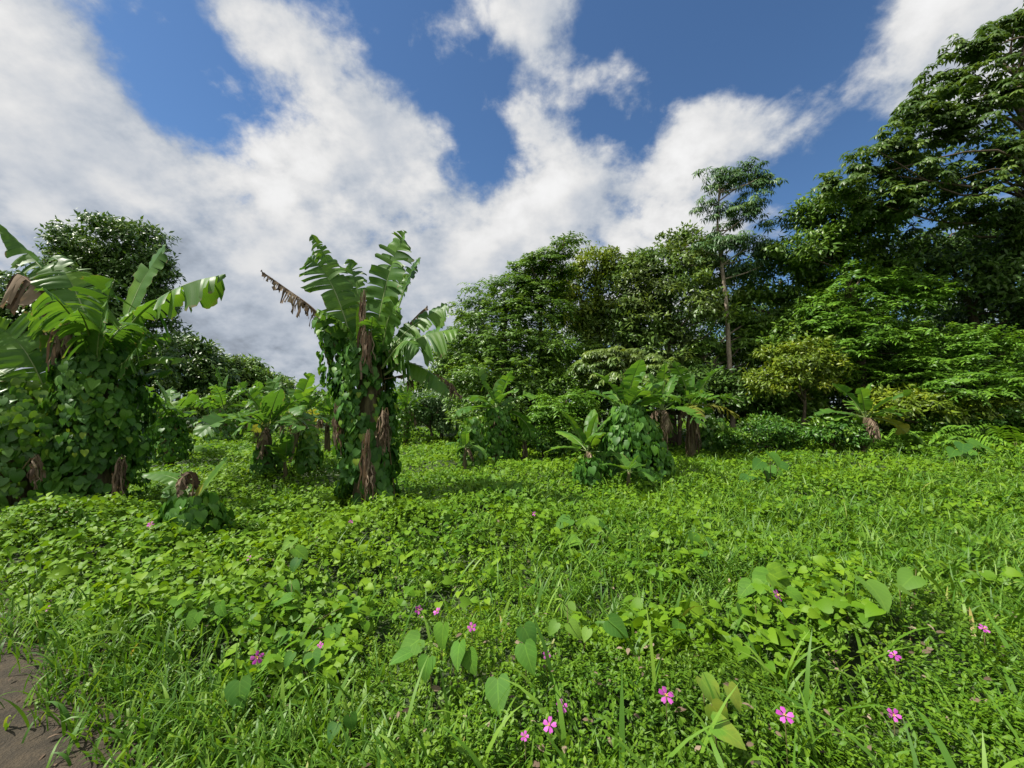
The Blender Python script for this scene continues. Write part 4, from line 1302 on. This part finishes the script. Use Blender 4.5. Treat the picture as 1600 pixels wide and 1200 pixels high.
    tree('forest_tree', 'pale grey-leaved low tree with hanging tips above the vine mound', 'tree', (985, 655), 16.2,
         [(960, 565, 50, 20, 0), (1010, 575, 45, 20, 0), (930, 580, 35, 18, 0), (985, 595, 60, 18, -.2)], 't_olive', 'rosette', .22, .42, 8, seed=14, group=G, rad=.08)
    tree('leafy_shrub', 'light green layered shrub in the gap between vine clumps', 'shrub', (880, 690), 14.8,
         [(885, 625, 30, 12, 0), (870, 645, 35, 14, 0), (905, 650, 28, 16, 0), (880, 668, 40, 18, 0)], 't_bright', 'spray', .17, .38, 9, seed=15, rad=.05, nlimb=6)
    tree('leafy_shrub', 'yellow-flecked bush under the rounded green tree', 'shrub', (1250, 660), 16.0,
         [(1240, 560, 45, 28, 0), (1270, 590, 35, 30, 0), (1220, 600, 40, 30, 0), (1275, 545, 25, 20, 0)], 't_yellow', 'tuft', .2, .42, 9, seed=16, rad=.07, nlimb=8)
    tree('leafy_shrub', 'rounded green bush heaped with creeper next to the bare brown stem', 'shrub', (1190, 700), 15.2,
         [(1195, 680, 48, 26, 0), (1150, 690, 26, 18, 0), (1235, 690, 26, 16, 0)], 'mantle_lime', 'tuft', .15, .4, 12, seed=17, rad=.05, nlimb=4)
    tree('leafy_shrub', 'dense bush leaning against the banana with pale rags', 'shrub', (1300, 698), 13.9,
         [(1302, 676, 36, 22, 0), (1332, 684, 22, 16, -.2), (1272, 686, 20, 14, 0)], 'mantle_lime', 'tuft', .16, .4, 12, seed=18, rad=.05, nlimb=4)
    tree('leafy_shrub', 'grey-green rounded bush behind the clearing beyond the tallest banana', 'shrub', (680, 676), 21,
         [(690, 640, 40, 30, 0), (655, 650, 30, 24, .5), (710, 660, 30, 22, 0)], 't_blue', 'tuft', .2, .5, 11, seed=19, rad=.07, nlimb=5)
    tree('leafy_shrub', 'bright low bush behind the dark little sucker', 'shrub', (850, 705), 14.6,
         [(850, 690, 30, 18, 0), (880, 695, 24, 14, 0)], 'mantle_lime', 'tuft', .14, .36, 12, seed=20, rad=.04, nlimb=3)
    tree('forest_tree', 'green tree with leaves down to the ground beyond the rosette banana plant', 'tree', (820, 660), 17.4,
         [(800, 620, 60, 30, 0), (740, 615, 45, 34, .4), (860, 605, 50, 30, 0), (770, 655, 60, 26, 0), (840, 655, 50, 24, 0)], 't_mid', 'tuft', .22, .5, 11, seed=22, group=G, rad=.1)
    tree('forest_tree', 'leafy dark green tree filling the shade behind the banana on the bare stem', 'tree', (1060, 660), 18.2,
         [(1040, 605, 60, 36, 0), (1100, 610, 50, 36, 0), (980, 620, 50, 30, 0), (1150, 625, 50, 34, 0), (1210, 610, 40, 34, .3)], 't_dark', 'tuft', .26, .55, 11, seed=23, group=G, rad=.1)
    tree('forest_tree', 'green tree draped with creeper between the bright layered tree and its neighbour', 'tree', (1290, 650), 17.6,
         [(1270, 520, 50, 50, 0), (1310, 600, 50, 40, 0), (1240, 640, 50, 30, 0), (1350, 600, 60, 40, .3), (1400, 560, 50, 50, .3)], 't_mid', 'tuft', .25, .55, 11, seed=24, group=G, rad=.1)
    tree('forest_tree', 'loose green tree reaching down behind the drooping brown leaf of the tallest banana', 'tree', (690, 660), 23.5,
         [(712, 560, 34, 30, 0), (690, 600, 40, 34, 0), (735, 600, 40, 36, 0), (650, 625, 36, 26, .5), (700, 640, 50, 24, 0), (620, 645, 34, 20, 1)], 't_mid', 'tuft', .27, .6, 11, seed=25, group=G, rad=.1)
    tree('leafy_shrub', 'tall scrub rolled in creeper on top of the rise', 'shrub', (1570, 668), 15.0,
         [(1560, 650, 60, 18, 0), (1620, 650, 50, 24, 0), (1500, 660, 50, 14, 0), (1440, 668, 40, 12, .2)], 'mantle_lime', 'tuft', .17, .4, 11, seed=26, rad=.04, nlimb=3)
    # shade and stems inside the wood
    tree('forest_tree', 'dusky tree behind the shoulder of the forest near the sky gap', 'tree', (715, 655), 26,
         [(715, 570, 26, 40, 0), (700, 610, 40, 35, 0), (740, 520, 26, 30, 0), (720, 640, 50, 30, 0)], 't_dark', 'tuft', .3, .7, 9, seed=21, group=G)
    # --- across the clearing
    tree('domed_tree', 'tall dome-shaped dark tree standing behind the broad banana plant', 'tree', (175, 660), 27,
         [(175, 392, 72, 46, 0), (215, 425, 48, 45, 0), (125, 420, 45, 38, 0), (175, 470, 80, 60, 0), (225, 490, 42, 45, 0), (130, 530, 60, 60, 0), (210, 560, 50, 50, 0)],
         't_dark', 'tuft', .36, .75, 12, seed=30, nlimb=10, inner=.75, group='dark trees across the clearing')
    for i, (lab, bx, Y, bl, m) in enumerate([
        ('low dark tree at the edge of the picture behind the broad banana', 20, 26, [(20, 470, 50, 35, 0), (50, 520, 50, 50, 0), (-10, 530, 60, 60, 0), (-70, 470, 60, 60, 0)], 't_dark'),
        ('wide dark tree next to the domed one, first step of the sloping row', 280, 33, [(275, 555, 45, 32, 0), (300, 590, 50, 40, 0), (240, 590, 40, 45, 0), (310, 560, 24, 22, 0)], 't_dark'),
        ('brownish round tree, second step down the sloping row', 345, 40, [(345, 578, 32, 28, 0), (335, 610, 40, 30, 0)], 't_olive'),
        ('olive broad tree, third step down the sloping row', 385, 42, [(385, 592, 38, 28, 0), (410, 605, 30, 24, 0), (370, 625, 50, 24, 0)], 't_mid'),
        ('small dark tree near the low end of the sloping row', 432, 46, [(430, 610, 26, 20, 0), (420, 632, 40, 18, 0)], 't_dark'),
        ('lowest tree of the sloping row beside the tallest banana', 480, 50, [(478, 630, 36, 16, 0), (500, 640, 40, 16, 0), (455, 640, 26, 14, 0)], 't_mid'),
        ('far hazy treetop just showing past the tallest banana trunk', 528, 58, [(530, 645, 30, 12, 0), (560, 648, 40, 14, 0), (610, 640, 40, 24, 0)], 't_dark')]):
        tree('forest_tree', lab, 'tree', (bx, 655), Y, bl, m, 'tuft', .34 + .004 * Y, .8, 10, seed=40 + i, nlimb=4, group='dark trees across the clearing')
    rng = np.random.default_rng(98)
    bl = []
    for x in range(-260, 720, 34):
        bl.append((x, 648 + rng.normal(0, 4), 34, 16 + 4 * rng.random(), rng.normal(0, 1.5)))
    c, ss, bc = clusters(bl, 30, .7, rng, .8, .4)
    B = Buf()
    sprigs(B, c, ss, bc, 9, 'tuft', .34, rng)
    tag(B.build('undergrowth', M['t_mid']), 'low green undergrowth below the trees across the clearing', 'undergrowth', kind='stuff')
    # --- the dense wood behind, one mass
    rng = np.random.default_rng(99)
    bl = []
    for x, y in [(760, 560), (830, 530), (900, 500), (970, 490), (1040, 480), (1110, 470), (1180, 480), (1250, 470), (1320, 470), (1390, 480), (1460, 490), (1540, 470), (1620, 470), (1720, 450), (1850, 420)]:
        bl += [(x, y + 40, 60, 60, 5), (x + 20, y + 110, 70, 60, 3), (x, 635, 60, 50, 1.5)]
    c, ss, bc = clusters(bl, 20.5, 1.0, rng, .9, .5)
    B = Buf()
    sprigs(B, c, ss, bc, 9, 'tuft', .38, rng)
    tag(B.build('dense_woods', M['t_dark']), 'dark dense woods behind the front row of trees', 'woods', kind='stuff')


# ------------------------------------------------------------------ small plants and flowers
def build_small():
    G = 'heart-leaved seedlings in the ground cover'
    spec = [  # label, px, py, [(px, py, length in px, tilt)], material
        ('cluster of five dull heart leaves between two pink flowers', 685, 1045, [(640, 1035, 52, -.6), (690, 1015, 50, .2), (715, 1055, 44, .1), (735, 1060, 42, .6), (665, 1075, 48, -.2), (625, 1055, 44, -1.0)], 'heart'),
        ('two broad flat heart leaves one above the other', 828, 1050, [(826, 1018, 46, .4), (825, 1055, 54, 0)], 'heart'),
        ('single round heart leaf on its own near the bottom edge', 780, 1105, [(778, 1105, 56, .15)], 'heart'),
        ('wide grey-green heart leaves above a lone pink flower', 1210, 935, [(1195, 920, 62, -1.0), (1225, 922, 56, .9), (1165, 935, 42, -1.2), (1245, 945, 40, .3)], 'heart'),
        ('group of large light green heart leaves in the tall grass', 1410, 945, [(1372, 950, 62, -.1), (1420, 925, 58, -1.0), (1458, 925, 62, .9), (1430, 950, 50, .8)], 'heart_pale'),
        ('yellowing pair of leaves with nibbled edges', 1120, 1130, [(1112, 1105, 58, .5), (1125, 1142, 60, .7), (1150, 1130, 40, .2)], 'heart_yellow'),
        ('yellow-edged leaf touching the bottom of the picture', 1140, 1185, [(1140, 1178, 56, .4)], 'heart_yellow'),
        ('three small bright heart leaves under a thin grass stalk', 895, 1000, [(890, 970, 34, 0), (864, 1000, 34, -.3), (898, 1002, 38, .7), (916, 1012, 30, -.4)], 'heart_pale'),
        ('pointed heart leaf hanging low beside the dirt path', 375, 1110, [(372, 1110, 54, -.2)], 'heart'),
        ('pair of heart leaves next to a pink flower by the grassy verge', 460, 1040, [(440, 1020, 46, -.9), (488, 1055, 46, .2), (450, 1055, 34, -.2), (405, 1065, 36, -.5)], 'heart'),
        ('row of dusky heart leaves stepping over the creeper', 455, 955, [(460, 935, 36, .3), (440, 955, 40, -.8), (550, 972, 40, .8), (520, 1005, 38, .4)], 'heart'),
        ('dark spread of heart leaves in the middle of the field', 920, 845, [(880, 825, 34, -.5), (925, 832, 40, .2), (950, 838, 38, .8), (895, 855, 38, -1), (960, 855, 30, .5)], 'heart'),
        ('dark low heart-leaf clump with one raised leaf', 785, 760, [(790, 742, 26, .3), (765, 755, 30, -1.0), (780, 770, 28, -.3), (810, 765, 28, .9), (750, 765, 26, -1.1), (800, 780, 24, .2)], 'heart'),
        ('pale heart leaves scattered among grass at mid field', 1045, 985, [(1000, 985, 30, .6), (965, 1000, 44, .9), (1060, 1000, 32, -.4)], 'heart'),
        ('small knot of dark heart leaves left of the field centre', 455, 880, [(450, 862, 34, -.2), (470, 875, 34, .8), (435, 885, 32, -.9), (460, 895, 30, 0)], 'heart'),
        ('drooping light heart leaves by the thin grass verge', 330, 960, [(315, 955, 32, -.8), (345, 970, 34, .6), (300, 985, 36, -.4)], 'heart'),
        ('lone heart leaf at the bottom by the arching grass', 550, 1160, [(548, 1155, 36, .3), (520, 1165, 28, -.6)], 'heart'),
        ('pair of small heart leaves beneath the wide grey-green ones', 1190, 985, [(1192, 975, 32, .8), (1160, 975, 34, -.7)], 'heart_pale'),
        ('tall-stalked heart leaves beside the far grass', 1105, 860, [(1085, 850, 28, -.6), (1112, 858, 30, .6), (1098, 875, 26, 0)], 'heart'),
    ]
    rng = np.random.default_rng(5)
    for label, px, py, lv, mk in spec:
        g = ground(px, py)
        base = np.array([g[0], g[1], float(soil(g[0], g[1]))])
        t = thing('heart_leaf_seedling', label, 'seedling', base, G)
        stems = Buf()
        for lx, ly, ln, tilt in lv:
            q = ground(lx, ly + 4)
            k = q[1] / F
            p = q + np.array([0, 0, .045 + .05 * rng.random()])
            B = Buf()
            ax = np.array([[math.sin(tilt) + rng.normal(0, .25), -.6 * math.cos(tilt) + rng.normal(0, .2), -.25 - .25 * math.cos(tilt) + rng.normal(0, .12)]])
            nn = np.array([[rng.normal(-.1, .28), rng.normal(-.4, .25), .85]])
            L = ln * k * rng.uniform(.6, .85)
            st = p - unit(ax[0]) * L * .45 + np.array([0, 0, .02])
            tp = (T_HEART[0].copy(), T_HEART[1])
            tp[0][:, 2] = tp[0][:, 2] * rng.uniform(.6, 1.5) + .03 * np.sin(tp[0][:, 1] * 7 + rng.uniform(0, 6)) * np.sign(tp[0][:, 0])
            tp[0][:, 0] *= rng.uniform(.85, 1.08)
            scatter(B, tp, st[None], ax, nn, np.array([L]), np.array([np.clip(rng.normal(.5, .25), 0, 1)]))
            B.build('leaf', M[mk], t, base, smooth=True)
            tube(stems, [base, (base + st) / 2 + np.array([0, 0, .06]), st], [.004, .0025], 5, 7)
        stems.build('stem', M['vine_stem'], t, base, smooth=True)
    # one tall broad-leaved weed out in the field, made the same way but larger
    for label, px, py, lv in [('knee-high broad-leaved weed standing alone in the far grass', 1205, 752,
                               [(1210, 715, 30, .1), (1185, 725, 26, -.9), (1228, 730, 26, .9), (1200, 735, 28, -.3), (1165, 748, 26, -1.0), (1220, 745, 28, .5), (1240, 750, 26, 1.0), (1190, 755, 28, -.4), (1215, 760, 26, .2), (1175, 760, 24, -.7), (1232, 762, 24, .6)]),
                              ('low dark leafy weed in the brush by the forest foot', 1520, 708, [(1505, 698, 26, -.6), (1525, 695, 28, .2), (1545, 702, 26, .8), (1515, 710, 24, -.2), (1490, 706, 24, -1), (1538, 712, 24, .5)])]:
        g = ground(px, py + 8)
        base = np.array([g[0], g[1], float(soil(g[0], g[1]))])
        t = thing('broad_leaved_weed', label, 'weed', base)
        stems = Buf()
        for lx, ly, ln, tilt in lv:
            p = at(lx, ly, g[1] + rng.uniform(-.25, .2))
            L = ln * g[1] / F * .85
            ax = np.array([[math.sin(tilt), -.5, -.35]])
            nn = np.array([[rng.normal(0, .2), -.5, .85]])
            B = Buf()
            st = p - unit(ax[0]) * L * .4
            scatter(B, T_HEART, st[None], ax, nn, np.array([L]), np.array([rng.random() * .6]))
            B.build('leaf', M['heart'], t, base, smooth=True)
            tube(stems, [base, (base + st) / 2 + np.array([0, 0, .05]), st], [.01, .005], 5, 7)
        stems.build('stem', M['vine_stem'], t, base, smooth=True)

    # pink flowers
    fl = [(1215, 946, 18, 'just under the wide grey-green heart leaves'), (653, 967, 13, 'paired with a twin above the dull leaf cluster'), (683, 971, 13, 'second of two twins above the dull leaf cluster'),
          (737, 1001, 14, 'alone beyond the dull leaf cluster, leaning'), (854, 1046, 13, 'tucked beside the two stacked heart leaves'), (1041, 1114, 24, 'wide open and largest, alone in dark creeper'),
          (878, 1131, 18, 'half closed, above its wide open neighbour'), (859, 1163, 22, 'open with yellow stamens near the bottom edge'), (820, 1180, 14, 'lowest one, turned sideways in the grass'),
          (1228, 1148, 24, 'crossed by a thin grass blade'), (1399, 1045, 16, 'behind a tall bent grass blade'), (1398, 1143, 18, 'beside a thick yellow grass stalk'),
          (1539, 1002, 14, 'dim among blurred grass at the far end'), (401, 1044, 19, 'beside the heart-leaf pair near the verge'), (235, 826, 10, 'small, before the shaded banana sucker'),
          (388, 881, 9, 'tiny, in the creeper below the shadow'), (500, 1025, 11, 'above the lower leaf of the verge pair'), (487, 988, 9, 'small and pale above the verge pair'),
          (835, 808, 7, 'tiny, in the middle distance of the field'), (548, 822, 7, 'tiny, below the vine-coated trunk'), (1025, 746, 6, 'speck-like, near the vine mound'), (76, 962, 10, 'pale and alone in the vines near the path')]
    for px, py, w, where in fl:
        g = ground(px, py)
        k = g[1] / F
        r = w * k * .42
        c = ground(px, py + 5) + np.array([0, 0, .085])
        base = np.array([c[0], c[1], float(soil(c[0], c[1]))])
        t = thing('pink_flower', 'pink five-petalled flower ' + where, 'flower', base, 'pink flowers in the ground cover')
        face = unit(np.array([rng.normal(0, .45), -.6, .65 + rng.normal(0, .25)]))
        e1 = unit(np.cross(face, np.array([0, 0, 1.0])))
        e2 = np.cross(e1, face)
        B = Buf()
        a0 = rng.uniform(0, 6)
        for j in range(5):
            a = a0 + j * 1.2566 + rng.normal(0, .08)
            d = e1 * math.cos(a) + e2 * math.sin(a)
            tp = sym([(0, 0, 0), (0, .55, .10), (0, .95, .02)], [(.10, .2, .04), (.32, .62, .02), (.27, .95, -.06), (.14, 1.03, -.06)],
                     [('m0', 'r0', 'm1'), ('r0', 'r1', 'm1'), ('m1', 'r1', 'r2'), ('m1', 'r2', 'r3'), ('m1', 'r3', 'm2')])
            scatter(B, tp, (c + d * r * .06)[None], (d + face * rng.uniform(.05, .4))[None], face[None], np.array([r * 1.1]), np.array([rng.random()]))
        B.build('petals', M['pink'], t, base, smooth=True)
        B = Buf()
        for j in range(7):
            d = unit(face + .5 * (e1 * rng.normal() + e2 * rng.normal()))
            tube(B, [c, c + d * r * .3, c + d * r * .5 + np.array([0, 0, -.05 * r])], [r * .05, r * .035], 4, 4)
        B.build('stamens', M['stamen'], t, base)
        B = Buf()
        tube(B, [base, (base + c) / 2 + np.array([.01, .01, 0]), c], [.003, .002], 5, 6)
        B.build('stem', M['vine_stem'], t, base)


def build_brush():
    """feathery waist-high brush along the rise by the forest foot"""
    rng = np.random.default_rng(12)
    labs = ['feathery pale fern clump at the far end of the rise', 'ferny clump below the layered shrub', 'arching fern between the weed and the shrub tiers', 'loose fern clump on top of the rise',
            'low fern near the banana with pale rags', 'wide fern clump on the slope of the rise', 'small fern under the yellow-green shrub', 'fern clump at the very edge of the rise']
    for i, (px, py, h) in enumerate([(1560, 672, 1.0), (1480, 680, .9), (1440, 690, .8), (1520, 676, .9), (1405, 690, .75), (1590, 700, .9), (1425, 678, .8), (1598, 676, 1.1)]):
        g = ground(px, py)
        base = np.array([g[0], g[1], float(soil(g[0], g[1]))])
        t = thing('fern_clump', labs[i], 'fern', base, 'ferns on the rise')
        B = Buf()
        for j in range(24):
            az = rng.uniform(0, 6.28)
            r = np.array([math.cos(az), math.sin(az), 0])
            el = R(rng.uniform(45, 85))
            L = 1.35 * h * rng.uniform(.7, 1.2)
            p = base + r * rng.uniform(0, .25)
            K = 16
            pts = []
            for k in range(K):
                e = el - 1.5 * (k / K) ** 1.5
                p = p + (r * math.cos(e) + np.array([0, 0, 1]) * math.sin(e)) * L / K
                pts.append(p)
            pts = np.array(pts)
            sd = np.array([-r[1], r[0], 0])
            for sg in (-1, 1):
                q = np.linspace(.25, 1, K)
                ll = .26 * L * np.sin(np.clip(q * 3.0, 0, 3.1)) + .04
                ax = sd * sg + r * .5 + np.array([0, 0, -.25]) + rng.standard_normal((K, 3)) * .12
                scatter(B, T_LONG, pts, ax, np.tile(np.array([0, 0, 1.0]) + r * .3, (K, 1)), ll, np.clip(rng.normal(.55, .2, K), 0, 1), np.full(K, 1.3))
        B.build('fronds', M['t_bright'], t, base)
        B = Buf()
        for j in range(4):
            tube(B, [base, base + np.array([rng.normal(0, .08), rng.normal(0, .08), h * .5])], [.012, .006], 5, 5)
        B.build('stem', M['vine_stem'], t, base)


# mounds of cover (by pixel, for their real place)
for px, py, r, h in [(590, 812, .55, .22), (140, 838, .7, .25), (250, 850, .6, .12), (540, 840, .5, .12), (760, 790, .8, .15), (1080, 730, 1.0, .15), (60, 830, .8, .25), (420, 800, .7, .16),
                     (1330, 690, 2.0, .15)]:
    d = ray(px, py)
    p = d * ((.3 - CAMZ) / d[2])
    MOUNDS.append((p[0], p[1], r, h))

build_ground()
build_trees()
build_bananas()
build_brush()
build_cover()
build_small()
bpy.context.view_layer.update()
